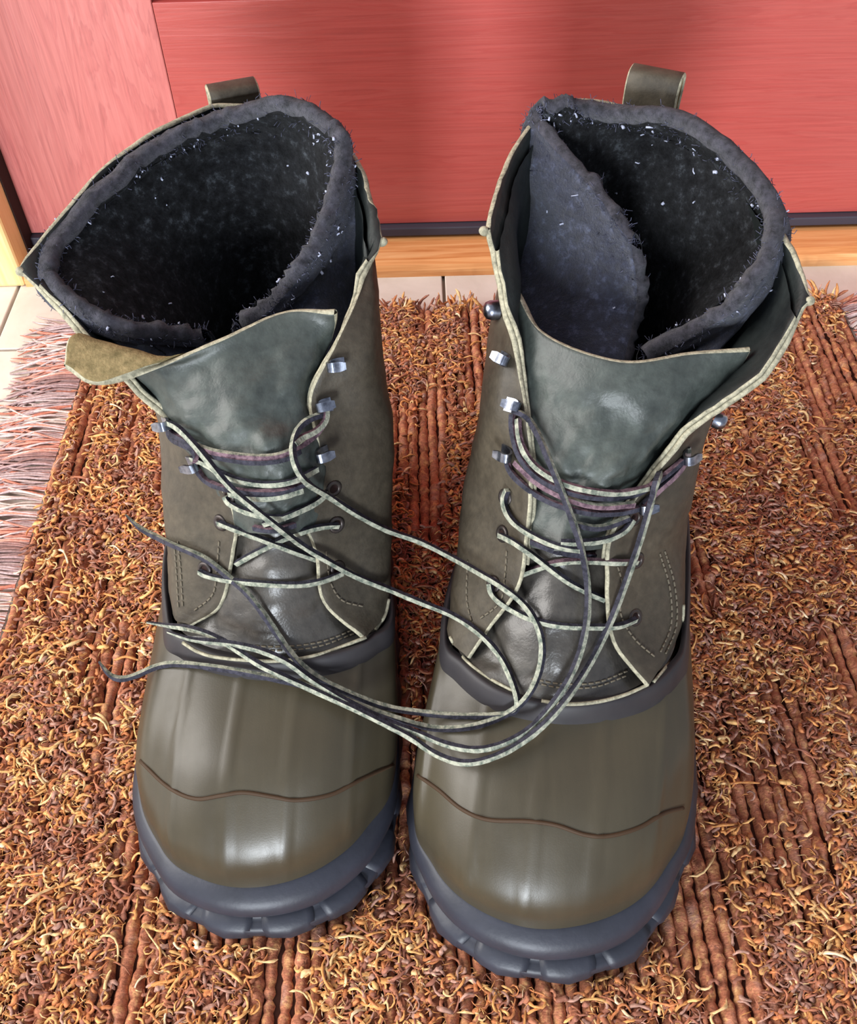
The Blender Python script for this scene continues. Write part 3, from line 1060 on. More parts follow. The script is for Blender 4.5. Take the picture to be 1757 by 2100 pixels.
LB['band'] = [
    [w(-.072, .4455, .091), w(-.0405, .420, .089), w(-.0275, .328, .085), p(810, 1286, .086), p(771, 1347, .089), p(691, 1384, .091), p(565, 1400, .092), p(449, 1387, .091), p(371, 1354, .089), p(334, 1302, .086), w(-.1285, .318, .085), w(-.1045, .421, .089)],
    [w(-.072, .446, .097), w(-.040, .421, .095), w(-.027, .329, .092), p(810, 1262, .092), p(770, 1326, .095), p(690, 1362, .097), p(565, 1378, .098), p(452, 1366, .097), p(374, 1334, .095), p(335, 1280, .092), w(-.129, .319, .092), w(-.105, .422, .095)],
    [w(-.072, .445, .101), w(-.041, .420, .099), w(-.028, .329, .096), p(805, 1246, .096), p(764, 1308, .099), p(684, 1342, .101), p(560, 1358, .102), p(458, 1346, .101), p(382, 1316, .099), p(342, 1262, .096), w(-.128, .319, .096), w(-.104, .421, .099)],
    [w(-.072, .441, .099), w(-.045, .417, .097), w(-.032, .329, .094), p(794, 1246, .094), p(752, 1304, .097), p(678, 1334, .099), p(560, 1348, .100), p(464, 1336, .099), p(392, 1308, .097), p(352, 1260, .094), w(-.124, .319, .094), w(-.102, .418, .097)],
]
LB['vamp'] = [
    [w(-.122, .30, .094), p(362, 1270, .095), p(405, 1316, .098), p(470, 1342, .099), p(560, 1352, .1), p(660, 1340, .099), p(730, 1312, .097), p(785, 1262, .095), w(-.03, .30, .094)],
    [w(-.120, .31, .104), p(375, 1232, .104), p(420, 1278, .107), p(480, 1300, .110), p(560, 1308, .111), p(650, 1300, .110), p(715, 1272, .107), p(775, 1222, .104), w(-.032, .31, .104)],
    [w(-.117, .315, .112), p(395, 1180, .113), p(435, 1222, .118), p(490, 1240, .122), p(560, 1246, .124), p(640, 1240, .122), p(695, 1218, .118), p(760, 1175, .113), w(-.034, .315, .112)],
    [w(-.114, .32, .122), p(410, 1110, .124), p(450, 1142, .130), p(500, 1156, .135), p(560, 1160, .137), p(630, 1156, .135), p(680, 1140, .130), p(740, 1108, .124), w(-.036, .32, .122)],
    [w(-.112, .33, .138), p(420, 1040, .140), p(460, 1066, .146), p(505, 1076, .150), p(565, 1080, .152), p(625, 1076, .150), p(675, 1066, .146), p(735, 1040, .140), w(-.038, .33, .138)],
    [w(-.110, .34, .150), p(420, 990, .152), p(462, 1016, .158), p(505, 1026, .162), p(565, 1030, .164), p(622, 1026, .162), p(668, 1014, .158), p(730, 990, .152), w(-.040, .34, .150)],
]
LB['shaft'] = [
    [p(388, 1282, .1), p(350, 1250, .097), w(-.124, .315, .095), w(-.104, .408, .096), w(-.072, .438, .097), w(-.044, .405, .096), w(-.032, .33, .095), p(797, 1230, .095), p(750, 1308, .1015)],
    [p(448, 1240, .114), p(348, 1170, .111), w(-.122, .325, .112), w(-.102, .410, .112), w(-.072, .437, .113), w(-.045, .408, .112), w(-.031, .34, .112), p(800, 1150, .112), p(668, 1235, .117)],
    [p(469, 1140, .135), p(347, 1075, .129), w(-.122, .335, .130), w(-.103, .413, .132), w(-.073, .438, .133), w(-.046, .411, .132), w(-.031, .348, .130), p(803, 1050, .129), p(652, 1135, .137)],
    [p(470, 1045, .155), p(343, 985, .147), w(-.122, .345, .150), w(-.105, .418, .152), w(-.076, .440, .155), w(-.046, .415, .152), w(-.029, .354, .150), p(802, 955, .149), p(625, 1045, .156)],
    [p(400, 938, .171), p(339, 905, .164), w(-.126, .350, .172), w(-.109, .424, .175), w(-.080, .443, .178), w(-.046, .420, .176), w(-.027, .360, .172), p(796, 860, .168), p(655, 930, .176)],
    [p(332, 852, .184), w(-.123, .325, .182), w(-.136, .358, .196), w(-.117, .430, .200), w(-.083, .447, .202), w(-.045, .425, .199), w(-.025, .368, .194), p(782, 790, .186), p(639, 815, .193)],
    [p(185, 715, .205), w(-.152, .345, .206), w(-.155, .372, .218), w(-.126, .436, .224), w(-.085, .451, .226), w(-.043, .432, .222), w(-.0215, .376, .216), p(768, 690, .205), p(695, 695, .210)],
    [p(42, 556, .226), p(72, 505, .230), p(190, 362, .238), p(330, 262, .244), p(482, 212, .246), w(-.044, .434, .240), p(740, 335, .239), p(768, 420, .233), p(784, 495, .226)],
]
LB['tongue'] = [
    [p(420, 1238, .112), p(490, 1252, .121), p(560, 1260, .124), p(640, 1252, .121), p(700, 1238, .112)],
    [p(440, 1155, .128), p(500, 1165, .136), p(560, 1170, .1405), p(630, 1165, .136), p(685, 1155, .128)],
    [p(455, 1080, .145), p(505, 1090, .150), p(565, 1095, .155), p(625, 1090, .150), p(672, 1080, .145)],
    [p(440, 1000, .162), p(500, 1010, .168), p(565, 1012, .170), p(620, 1010, .168), p(665, 1000, .163)],
    [p(385, 915, .174), p(460, 940, .178), p(545, 950, .181), p(615, 930, .181), p(662, 900, .179)],
    [p(335, 850, .183), p(410, 860, .189), p(520, 860, .193), p(605, 820, .194), p(655, 780, .193)],
    [p(270, 765, .198), p(390, 800, .198), p(500, 785, .201), p(610, 752, .203), p(676, 715, .202)],
    [p(160, 699, .2095), p(330, 748, .206), p(460, 730, .2085), p(595, 690, .210), p(686, 670, .2105)],
    [p(138, 756, .206), p(228, 789, .2025), p(440, 706, .213), p(580, 643, .216), p(685, 645, .217)],
]
LB['liner'] = [
    [w(-.074, .300, .09), w(-.098, .310, .09), w(-.112, .335, .09), w(-.112, .37, .09), w(-.100, .41, .09), w(-.078, .425, .09), w(-.052, .41, .09), w(-.040, .37, .09), w(-.040, .34, .09), w(-.052, .312, .09), w(-.070, .300, .09)],
    [w(-.076, .308, .13), w(-.100, .318, .13), w(-.114, .342, .13), w(-.114, .378, .13), w(-.104, .414, .13), w(-.080, .428, .13), w(-.052, .414, .13), w(-.038, .378, .13), w(-.038, .345, .13), w(-.050, .318, .13), w(-.072, .308, .13)],
    [w(-.086, .318, .17), w(-.108, .328, .17), w(-.116, .350, .17), w(-.114, .39, .17), w(-.104, .418, .17), w(-.084, .434, .17), w(-.052, .420, .17), w(-.034, .385, .17), w(-.032, .352, .17), w(-.046, .322, .17), w(-.070, .312, .17)],
    [p(426, 726, .182), p(250, 712, .198), w(-.141, .354, .206), w(-.135, .392, .208), w(-.113, .426, .21), w(-.088, .440, .212), w(-.050, .428, .212), w(-.029, .392, .212), p(712, 520, .208), p(630, 625, .198), p(508, 705, .180)],
    [p(422, 714, .187), p(235, 695, .203), p(92, 612, .215), p(98, 490, .224), w(-.122, .424, .234), w(-.092, .441, .236), w(-.052, .434, .240), w(-.030, .402, .236), p(712, 455, .222), p(622, 598, .206), p(505, 692, .184)],
    [p(418, 703, .191), p(235, 680, .208), p(96, 592, .222), p(112, 470, .232), p(290, 300, .244), p(440, 228, .250), p(600, 198, .258), p(718, 285, .251), p(690, 440, .231), p(612, 575, .213), p(502, 684, .188)],
]

rboot = empty('winter_boot', (0.075, 0.285, SZ - 0.002))
tag(rboot, 'olive winter boot standing on the right, its felt liner flap folded inwards', 'boot', 'pair of winter boots')
lboot = empty('winter_boot', (-0.078, 0.30, SZ - 0.002))
tag(lboot, 'olive winter boot standing on the left, its tongue tip curling outwards', 'boot', 'pair of winter boots')
boot(rboot, RB)
boot(lboot, LB)
BVH = BVHTree.FromPolygons(BV, BF)
#DETAILS
# ------------------------------------------------------------------ laces, hardware, trims
def lace_pts(ctrl, k=7):
    """controls: (x,y) on the boots, (x,y,lift) on the boots with a lift, (x,y,'z',h) hanging at height h"""
    pts, lifts, air = [], [], []
    for c in ctrl:
        if len(c) == 4:
            pts.append(P(c[0], c[1], c[3])); lifts.append(.0018); air.append(1)
        else:
            lf = c[2] if len(c) == 3 else .0018
            a, n = on(c[0], c[1], 0.0)
            if a is not None:
                d_ = CPOS - a
                d_ /= np.linalg.norm(d_)
                a = a + d_ * lf / max(.6, float(n @ d_))
            else:
                a = P(c[0], c[1], pts[-1][2] if pts else .1)
            pts.append(a); lifts.append(lf); air.append(0)
    q = cr(np.array(pts), k)
    lf = np.interp(np.linspace(0, len(pts) - 1, len(q)), np.arange(len(pts)), lifts)
    for it in range(2):
        for i in range(len(q)):
            d = Vector(q[i] - CPOS); L = d.length; d.normalize()
            h = BVH.ray_cast(Vector(CPOS), d)
            if h[0] is not None and h[3] < L + lf[i] * .8 and L - h[3] < .014:
                n = h[1]
                if n.dot(d) > 0: n = -n
                q[i] = np.array(h[0]) - np.array(d) * (lf[i] / max(.6, -n.dot(d)))
        for _ in range(3):
            q[1:-1] = (q[:-2] + 2 * q[1:-1] + q[2:]) / 4
    return q


def lace_geo(q, hd=0.0015, flip=1, roll=0.0, ends=(1, 1)):
    """square rawhide lace: two dark faces, two raw pale faces"""
    n = len(q)
    t = np.gradient(q, axis=0)
    t /= np.maximum(np.linalg.norm(t, axis=1, keepdims=True), 1e-9)
    view = CPOS - q
    ref = np.tile(np.array([0, -0.5, 0.87]), (n, 1))
    s = np.cross(t, ref)
    s /= np.maximum(np.linalg.norm(s, axis=1, keepdims=True), 1e-6)
    u = np.cross(s, t)
    V, F, I = [], [], []
    fat = np.array([1 + .12 * noise.noise(Vector(x) * 260) for x in q])
    for e in range(2):
        if ends[e] == 2:
            m = min(10, n - 1)
            for a in range(m):
                ii = a if e == 0 else n - 1 - a
                fat[ii] *= .35 + .65 * a / m
    for i in range(n):
        r = roll + 0.30 * noise.noise(Vector(q[i]) * 45)
        for j in range(4):
            a = r + j * math.pi / 2
            V.append(q[i] + hd * fat[i] * (math.cos(a) * u[i] + flip * math.sin(a) * s[i]))
    for i in range(n - 1):
        for j in range(4):
            f = (i * 4 + j, i * 4 + (j + 1) % 4, (i + 1) * 4 + (j + 1) % 4, (i + 1) * 4 + j)
            F.append(f if flip < 0 else f[::-1]); I.append(0 if j in (0, 2) else 1)
    F.append((0, 1, 2, 3)); I.append(1)
    F.append(tuple((n - 1) * 4 + j for j in (3, 2, 1, 0))); I.append(1)
    return V, F, I


def lace(root, segs, mats):
    loc = np.array(root.location)
    V, F, I = [], [], []
    for sgm in segs:
        q = lace_pts(sgm['c'])
        v, f, ix = lace_geo(q, sgm.get('w', .0015), sgm.get('f', 1), sgm.get('r', 0.0), sgm.get('e', (1, 1)))
        b = len(V)
        V += [a - loc for a in v]; F += [tuple(i + b for i in ff) for ff in f]; I += [a + sgm.get('m', 0) for a in ix]
    me = make_mesh('lace', V, F, mats, I, smooth=False)
    return link('lace', me, root)


LM = ['lace_dark', 'lace_pale', 'lace_dark', 'lace_mauve', 'lace_mauve', 'lace_pale']
# m: 0 dark with pale raw sides, 2 dark with mauve, 4 mauve with pale
A = 'z'
L_segs = [
    dict(c=[(408, 1172), (432, 1183), (500, 1194, .0022), (600, 1200, .0022), (660, 1192), (702, 1176)], m=0, f=-1),
    dict(c=[(448, 1072), (480, 1085), (540, 1107, .0028), (595, 1128, .0028), (648, 1147)], m=0, f=-1),
    dict(c=[(694, 1078), (660, 1080), (610, 1093, .0018), (560, 1115, .0018), (512, 1140), (484, 1156)], m=0),
    dict(c=[(462, 1018), (470, 1032), (500, 1048, .0025), (545, 1060, .0025), (585, 1062, .0025)], m=0, f=-1),
    dict(c=[(672, 1010), (650, 1030), (610, 1050, .0025), (575, 1064, .0025), (540, 1075)], m=0),
    dict(c=[(520, 1082, .002), (560, 1088, .002), (605, 1076, .002)], m=2),
    dict(c=[(402, 960), (420, 985), (460, 1002, .003), (520, 1010, .0022), (580, 1008, .0022), (628, 990)], m=2),
    dict(c=[(470, 1012, .0035), (520, 1022, .0025), (575, 1020, .0025), (620, 1006)], m=0, f=-1),
    dict(c=[(392, 940), (420, 950), (470, 980, .0025), (540, 994, .0022), (600, 988, .0022), (650, 962)], m=0, f=-1),
    dict(c=[(345, 878), (352, 900), (390, 918), (450, 938, .003), (520, 948, .0025), (580, 942, .0025), (615, 925)], m=2),
    dict(c=[(370, 895), (420, 922, .004), (480, 934, .003), (560, 938, .003), (610, 918, .0025), (645, 893), (664, 868)], m=4),
    dict(c=[(340, 868), (352, 890, .004), (380, 905, .005), (400, 930, .004), (400, 950)], m=2),
    # loop round the right hook, then the long free end running over to the other boot
    dict(c=[(668, 838, .003), (668, 862, .004), (648, 884, .005), (618, 898, .005), (604, 912, .006)], m=4),
    dict(c=[(660, 850, .002), (630, 862, .004), (608, 885, .006), (600, 920, .007), (606, 955, .007), (630, 992, .006), (680, 1022, .004), (740, 1060, .003),
            (800, 1090, A, .125), (860, 1110, A, .122), (930, 1145, .003), (1000, 1185, .004), (1055, 1222, .004), (1092, 1262, .005), (1112, 1318, .004), (1106, 1378, .004),
            (1078, 1434, .004), (1030, 1470, .004), (960, 1492, .004), (890, 1494, .004), (835, 1480, A, .088), (780, 1463, A, .088), (720, 1440, .005), (640, 1410, .004), (540, 1387, .004), (440, 1369, .003),
            (360, 1361, .003), (318, 1368, A, .084), (285, 1383, A, .082), (250, 1393, A, .081), (224, 1384, A, .082), (203, 1357, A, .083)], m=0, f=-1, e=(1, 2)),
    # the left free end
    dict(c=[(346, 868, .003), (368, 880, .005), (410, 925, .007), (470, 998, .008), (540, 1058, .008), (610, 1112, .007), (665, 1146, .004), (730, 1183, .003),
            (795, 1207, .003), (830, 1222, A, .112), (880, 1242, A, .110), (930, 1262, .003), (985, 1300, .003), (1025, 1345, .003), (1048, 1392, .003), (1062, 1440, .003), (1050, 1462, .003), (1000, 1468, .003), (930, 1468, .003),
            (870, 1462, A, .087), (800, 1452, A, .087), (740, 1432, .003), (670, 1400, .003), (620, 1366, .003), (580, 1318, .003), (545, 1266, .003), (505, 1215, .004), (470, 1185, .003), (430, 1152, .003), (395, 1134, .003),
            (350, 1116, .003), (318, 1100, A, .116), (285, 1082, A, .117), (258, 1056, A, .119)], m=0, f=-1, e=(1, 2)),
]
R_segs = [
    dict(c=[(1004, 1198), (1010, 1222), (1040, 1246, .0025), (1090, 1270, .0025), (1150, 1284, .0025), (1220, 1286, .0025), (1270, 1284), (1304, 1270)], m=0, f=-1),
    dict(c=[(1024, 1098), (1050, 1110, .003), (1100, 1145, .004), (1160, 1190, .0035), (1205, 1215), (1240, 1230)], m=0, f=-1),
    dict(c=[(1306, 1152), (1270, 1154), (1200, 1150, .002), (1140, 1154, .002), (1090, 1170, .002), (1066, 1180)], m=4),
    dict(c=[(1040, 1005), (1032, 1030), (1050, 1070, .003), (1100, 1103, .003), (1150, 1122, .003), (1190, 1128, .003)], m=0, f=-1),
    dict(c=[(1298, 1066), (1280, 1090), (1240, 1108, .003), (1180, 1113, .003), (1150, 1112, .003)], m=0),
    dict(c=[(1090, 1110, .002), (1150, 1134, .002), (1220, 1140, .002)], m=2),
    dict(c=[(1040, 935), (1044, 965), (1085, 1005, .003), (1140, 1035, .003), (1210, 1052, .003), (1270, 1052, .003), (1318, 1040)], m=2),
    dict(c=[(1056, 948, .003), (1100, 990, .0035), (1160, 1022, .003), (1230, 1040, .003), (1300, 1034)], m=4),
    dict(c=[(1050, 850), (1050, 880, .003), (1062, 930, .004), (1095, 975, .004), (1150, 1005, .004), (1220, 1020, .003), (1290, 1018, .003), (1345, 990, .003), (1400, 945)], m=2),
    dict(c=[(1062, 860), (1066, 905, .004), (1090, 950, .005), (1140, 985, .005), (1200, 1005, .004), (1270, 1012, .003), (1330, 1000, .003)], m=4, f=-1),
    dict(c=[(1180, 1075, .002), (1230, 1084, .0025), (1290, 1062)], m=0),
    dict(c=[(1410, 940), (1385, 975, .003), (1345, 1010, .003), (1320, 1035)], m=2),
    dict(c=[(1052, 842, .002), (1080, 855, .004), (1105, 895, .006), (1130, 955, .008), (1160, 1030, .008), (1188, 1110, .006), (1204, 1190, .005), (1204, 1270, .005), (1186, 1350, .005), (1150, 1420, .006), (1095, 1488, .006),
            (1040, 1522, .005), (980, 1538, .004), (920, 1528, .003), (868, 1508, .002), (820, 1490, A, .082), (770, 1468, A, .083), (700, 1432, .006), (640, 1396, .004), (590, 1358, .003), (530, 1332, .003), (460, 1318, .003), (395, 1312, .003), (343, 1296, .003)], m=0, f=1, e=(1, 2)),
    dict(c=[(1412, 925, .002), (1372, 942, .005), (1350, 975, .007), (1335, 1030, .007), (1312, 1110, .006), (1283, 1195, .005), (1250, 1280, .004), (1205, 1370, .004), (1145, 1455, .005), (1085, 1512, .005), (1020, 1550, .004), (952, 1566, .003), (890, 1545, .003),
            (848, 1516, A, .080), (800, 1490, A, .084), (745, 1462, A, .087), (690, 1437, .007), (630, 1410, .006), (575, 1384, .005), (527, 1360, .004), (483, 1331, .003), (439, 1305, .003), (392, 1289, .003), (345, 1283, A, .094), (300, 1276, A, .095)], m=0, f=1, e=(1, 2)),
]
for sg_ in R_segs[-2:]:                              # the right boot's ends lie over the left boot's
    far = False
    for i_, c_ in enumerate(sg_['c']):
        far = far or (c_[0] < 1160 and c_[1] > 1400)
        if not far:
            continue
        if len(c_) == 3:
            sg_['c'][i_] = (c_[0], c_[1], max(c_[2], .0088))
        elif len(c_) == 4 and c_[0] > 600:
            sg_['c'][i_] = (c_[0], c_[1], 'z', c_[3] + .008)
lace(lboot, L_segs, LM)
lace(rboot, R_segs, LM)


def frame_at(x, y, lift=0.0):
    a, n = on(x, y, lift)
    n = Vector(n)
    up = Vector((0, 0.3, 1))
    t = (up - n * up.dot(n)).normalized()
    return a, n, t, n.cross(t)


def eyelet(root, x, y, R=0.0040, r=0.0012):
    a, n, t, s = frame_at(x, y)
    loc = np.array(root.location)
    V, F = [], []
    N1, N2 = 18, 6
    for i in range(N1):
        A_ = 2 * math.pi * i / N1
        d = np.array(t) * math.cos(A_) + np.array(s) * math.sin(A_)
        for j in range(N2):
            B = 2 * math.pi * j / N2
            V.append(a + d * (R - r + r * math.cos(B)) + np.array(n) * (r * .8 * math.sin(B)) - loc)
    for i in range(N1):
        for j in range(N2):
            F.append((i * N2 + j, ((i + 1) % N1) * N2 + j, ((i + 1) % N1) * N2 + (j + 1) % N2, i * N2 + (j + 1) % N2))
    o = link('eyelet', make_mesh('eyelet', V, F, ['eyelet']), root)
    b = len(V)
    V2 = [a - loc + np.array(n) * .0003] + [a - loc + np.array(n) * .0003 + (np.array(t) * math.cos(2 * math.pi * i / N1) + np.array(s) * math.sin(2 * math.pi * i / N1)) * (R - r) for i in range(N1)]
    link('eyelet_hole', make_mesh('eyelet_hole', V2, [(0, i + 1, (i + 1) % N1 + 1) for i in range(N1)], ['strip']), o)


def hook(root, x, y, side, size=1.0, ang=0.0):
    """speed hook: riveted base plate and a tab bent back over itself, opening away from the lacing"""
    a, n, t, s = frame_at(x, y)
    n, t, s = np.array(n), np.array(t), np.array(s)
    s = s * side
    ca, sa = math.cos(ang), math.sin(ang)
    s, t = s * ca + t * sa, t * ca - s * sa
    loc = np.array(root.location)
    prof_ = [(-.0034, .0006), (.0010, .0010), (.0034, .0016), (.0046, .0030), (.0044, .0048), (.0028, .0058), (.0002, .0060), (-.0026, .0066)]
    wid = [.0030, .0030, .0023, .0020, .0020, .0021, .0022, .0015]
    V, F = [], []
    thk = .0005
    q = cr(np.array([(x_, z_, w_) for (x_, z_), w_ in zip(prof_, wid)]), 4)
    for i, (x_, z_, w_) in enumerate(q):
        nx = q[min(i + 1, len(q) - 1)] - q[max(i - 1, 0)]
        nn = np.array([-nx[1], nx[0]]) / np.hypot(nx[0], nx[1])
        for sg, off in ((-1, 1), (1, 1), (1, -1), (-1, -1)):
            V.append(a + size * (s * (x_ + nn[0] * thk * off) + n * (z_ + nn[1] * thk * off) + t * (w_ * sg)) - loc)
    L = len(q)
    for i in range(L - 1):
        for j in range(4):
            F.append((i * 4 + j, i * 4 + (j + 1) % 4, (i + 1) * 4 + (j + 1) % 4, (i + 1) * 4 + j))
    F.append((0, 1, 2, 3)); F.append(tuple((L - 1) * 4 + j for j in (3, 2, 1, 0)))
    o = link('lace_hook', make_mesh('lace_hook', V, F, ['steel'], smooth=False), root)


for x, y in ((452, 1072), (420, 1168), (470, 1018), (690, 1076), (692, 1166), (684, 1002)):
    eyelet(lboot, x, y)
for x, y, sd, an in ((345, 868, -1, 0.3), (398, 948, -1, 0.2), (664, 832, 1, 0), (658, 930, 1, 0), (690, 748, 1, 0)):
    hook(lboot, x, y, sd, .95, an)
for x, y in ((1036, 1020), (1030, 1095), (1012, 1198), (1300, 1062), (1306, 1150), (1302, 1266)):
    eyelet(rboot, x, y)
for x, y, sd, an in ((1052, 832, -1, 0), (1042, 928, -1, 0), (1036, 738, -1, 0), (1404, 934, 1, 0), (1322, 1036, 1, 0)):
    hook(rboot, x, y, sd, .95, an)


def stud(root, c, n, r, h, mat, name='hook_rivet'):
    n = Vector(n).normalized()
    t = n.orthogonal().normalized(); s = n.cross(t)
    loc = np.array(root.location)
    V, F = [], []
    pr = [(1, -.4), (1, .3), (.85, .75), (.45, 1.0)]
    for rr, zz in pr:
        for j in range(16):
            a = 2 * math.pi * j / 16
            V.append(np.array(c) + r * rr * (math.cos(a) * np.array(t) + math.sin(a) * np.array(s)) + np.array(n) * h * zz - loc)
    for i in range(3):
        for j in range(16):
            F.append((i * 16 + j, i * 16 + (j + 1) % 16, (i + 1) * 16 + (j + 1) % 16, (i + 1) * 16 + j))
    F.append(tuple(3 * 16 + j for j in range(16)))
    return link(name, make_mesh(name, V, F, [mat]), root)


# hook backs showing on the inner faces of the opened quarters, and one seen edge-on outside
for root, x, y in ((rboot, 1592, 660), (rboot, 1516, 765), (lboot, 738, 560)):
    a, n = on(x, y, 0.0004)
    stud(root, a, n, .0040, .0010, 'eyelet')
stud(rboot, P(1013, 636, .208), (-1, -.2, .1), .0042, .0045, 'steel', 'lace_hook_edge')
stud(rboot, P(1472, 862, .186), (.8, -.5, -.1), .0036, .0036, 'steel', 'lace_hook_edge')

# the curled raw corners of the opened quarters
for root, q_, nn_ in ((rboot, P(993, 474, .2385), (-.5, -.6, .6)), (rboot, P(1658, 617, .226), (.5, -.6, .6)), (lboot, P(784, 496, .226), (.5, -.6, .6)), (lboot, P(44, 557, .226), (-.5, -.6, .6))):
    stud(root, q_, nn_, .0020, .0022, 'raw_edge', 'edge_corner')

# moulded wavy line across the toes
add_parts('moulded_line', [surf_path([(288, 1560), (345, 1614), (400, 1638), (450, 1632), (500, 1625), (560, 1634), (610, 1641), (680, 1629), (740, 1598), (805, 1568)], 0.0001)], .0009, 'groove', lboot)
add_parts('moulded_line', [surf_path([(857, 1590), (900, 1620), (945, 1658), (1000, 1681), (1080, 1684), (1140, 1692), (1200, 1712), (1250, 1714), (1310, 1697), (1360, 1668), (1400, 1657)], 0.0001)], .0009, 'groove', rboot)
# raw leather edge showing above the rubber collar
add_parts('welt_edge', [surf_path([(376, 1318), (410, 1338), (460, 1350), (560, 1357), (640, 1347), (700, 1328), (750, 1307)], 0.0003), surf_path([(770, 1292), (788, 1262), (796, 1228)], 0.0003)], .0008, 'raw_edge', lboot)
add_parts('welt_edge', [surf_path([(924, 1306), (945, 1345), (990, 1384), (1055, 1418)], 0.0003), surf_path([(1110, 1438), (1160, 1445), (1220, 1441), (1280, 1427), (1329, 1406)], 0.0003), surf_path([(1340, 1400), (1372, 1360), (1396, 1300), (1400, 1240)], 0.0003)], .0008, 'raw_edge', rboot)


def stitches(root, paths):
    V, F = [], []
    loc = np.array(root.location)
    for pix in paths:
        q = surf_path(pix, .0003, 24)
        if len(q) < 8: continue
        d = np.concatenate([[0], np.cumsum(np.linalg.norm(np.diff(q, axis=0), axis=1))])
        s = 0
        while s + .0022 < d[-1]:
            pp = [np.array([np.interp(s + e, d, q[:, k_]) for k_ in range(3)]) for e in (0, .0008, .0016, .0022)]
            v, f = tube(pp, .00042, 5)
            b = len(V)
            V += [a - loc for a in v]; F += [tuple(i + b for i in ff) for ff in f]
            s += .0031
    o = link('stitching', make_mesh('stitching', V, F, ['thread']), root)
    tag(o, kind='stuff')


stitches(rboot, [[(1262, 1150), (1275, 1200), (1272, 1260), (1300, 1310), (1345, 1350)], [(1362, 1130), (1382, 1200), (1386, 1280), (1362, 1345)], [(1352, 1135), (1372, 1205), (1375, 1280), (1352, 1340)],
                 [(1040, 1130), (1036, 1180), (1026, 1235), (980, 1272)], [(960, 1150), (958, 1230), (972, 1290)], [(1090, 1392), (1150, 1402), (1220, 1400), (1290, 1375)], [(1096, 1400), (1150, 1410), (1220, 1408), (1290, 1384)]])
stitches(lboot, [[(366, 1110), (372, 1180), (376, 1250)], [(358, 1112), (363, 1180), (367, 1250)], [(450, 1110), (445, 1170), (436, 1220), (395, 1255)], [(668, 1130), (676, 1190), (700, 1230), (745, 1244)], [(460, 1318), (560, 1326), (650, 1318), (725, 1292)], [(462, 1326), (560, 1334), (650, 1326), (727, 1300)]])


# pull loops at the back of the collars
def pull_loop(root, c, ax, width, h, lean, dy=0):
    ax = np.array(ax, float); ax /= np.linalg.norm(ax)
    back = np.cross(np.array([0, 0, 1.0]), ax)
    pr = cr(np.array([(.0045, -.030), (.0065, -.008), (.0085, h * .55), (.0072, h * .92), (.0030, h), (-.0012, h * .90), (-.0030, h * .5), (-.0022, 0), (-.0010, -.012)]), 5)
    g = np.array([[np.array(c) + ax * u_ + back * (a + lean * max(z_, 0)) + np.array([0, 0, z_]) for u_ in np.linspace(-width / 2, width / 2, 5)] for a, z_ in pr])
    shell('pull_loop', g, .0022, root, ['leather', 'suede', 'raw_edge'], -1, bvh=False)


pull_loop(rboot, P(1334, 220, .246) + np.array([0, .003, 0]), (1, -.50, 0), .0235, .0135, .2)
pull_loop(lboot, P(480, 212, .245) + np.array([0, .004, 0]), (1, .32, 0), .0225, .0058, .2)


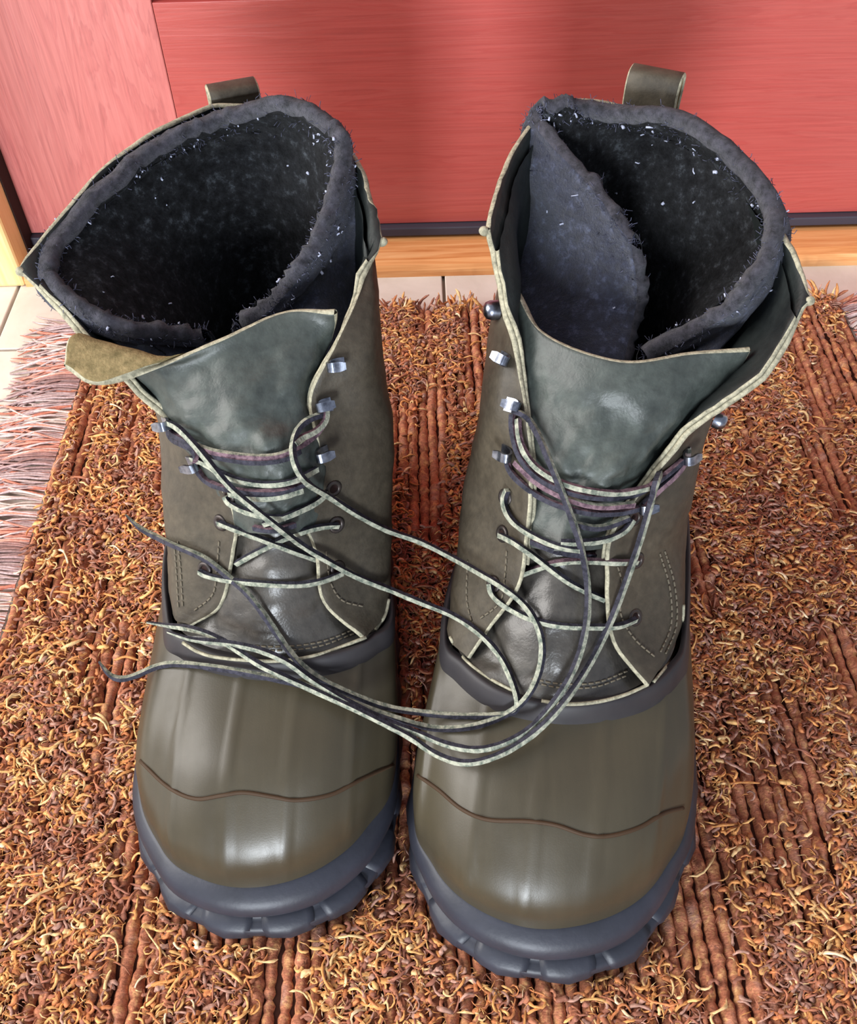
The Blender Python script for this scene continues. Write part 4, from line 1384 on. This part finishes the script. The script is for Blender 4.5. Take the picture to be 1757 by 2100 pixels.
# lint and loose fibres on the felt
def felt_extras(root, g, seed, sign):
    r = np.random.default_rng(seed)
    R, Cn = g.shape[:2]
    n = normals(g) * sign
    loc = np.array(root.location)
    V, F = [], []
    for kk in range(100):
        top = r.random() < .55
        i = R - 1 - int(abs(r.normal(0, 9))) if top else r.integers(R // 3, R)
        i = int(np.clip(i, 0, R - 1)); j = int(r.integers(0, Cn))
        c = g[i, j] - n[i, j] * .0086 if r.random() < .75 else g[i, j] + n[i, j] * .0004
        m = r.integers(2, 5)
        ang = r.normal(0, 1, 3); ang /= np.linalg.norm(ang)
        L = abs(r.normal(.0005, .0004)) + .0002
        pp = [c + ang * L * (e - 1) + r.normal(0, .00025, 3) for e in range(3)]
        v, f = tube(pp, r.uniform(.0002, .0005) * (1.6 if r.random() < .12 else 1), 5)
        b = len(V); V += [a - loc for a in v]; F += [tuple(x + b for x in ff) for ff in f]
    o = link('lint', make_mesh('lint', V, F, ['lint']), root)
    tag(o, 'pale lint caught on the felt', kind='stuff')
    V, F = [], []
    for kk in range(2600):
        j = int(r.integers(0, Cn)); i = R - 1 - int(abs(r.normal(0, 5)))
        i = int(np.clip(i, 0, R - 1))
        t = r.random()
        c = g[i, j] - n[i, j] * .0084 * t
        up = g[R - 1, j] - g[R - 4, j]; up /= np.linalg.norm(up)
        d = up * (.9 if i > R - 5 else .1) + n[i, j] * (1 if t < .3 else -1) * r.uniform(.2, 1.1) + r.normal(0, .6, 3)
        d /= np.linalg.norm(d)
        L = r.uniform(.0012, .0034)
        pp = [c, c + d * L * .5 + r.normal(0, .0003, 3), c + d * L + r.normal(0, .0007, 3)]
        v, f = tube(pp, r.uniform(.00010, .0002), 3)
        b = len(V); V += [a - loc for a in v]; F += [tuple(x + b for x in ff) for ff in f]
    o = link('felt_fuzz', make_mesh('felt_fuzz', V, F, ['fuzz']), root)
    tag(o, kind='stuff')


felt_extras(rboot, RB['liner_grid'], 5, -1)
felt_extras(lboot, LB['liner_grid'], 6, -1)

# felt seams: coarse stitches down the inside of the back
def seam(root, pix):
    q = surf_path(pix, .0012, 10)
    V, F = [], []
    loc = np.array(root.location)
    for i in range(2, len(q) - 2, 4):
        a = q[i]
        pp = [a + np.array([-.0022, 0, .0006]), a + np.array([0, -.0008, 0]), a + np.array([.0022, 0, -.0004])]
        v, f = tube(pp, .0006, 5)
        b = len(V); V += [x - loc for x in v]; F += [tuple(e + b for e in ff) for ff in f]
    tag(link('liner_seam', make_mesh('liner_seam', V, F, ['felt_inner']), root), kind='stuff')


seam(rboot, [(1254, 225), (1258, 290), (1260, 350), (1258, 400)])
seam(lboot, [(440, 245), (446, 300), (452, 350), (462, 400)])
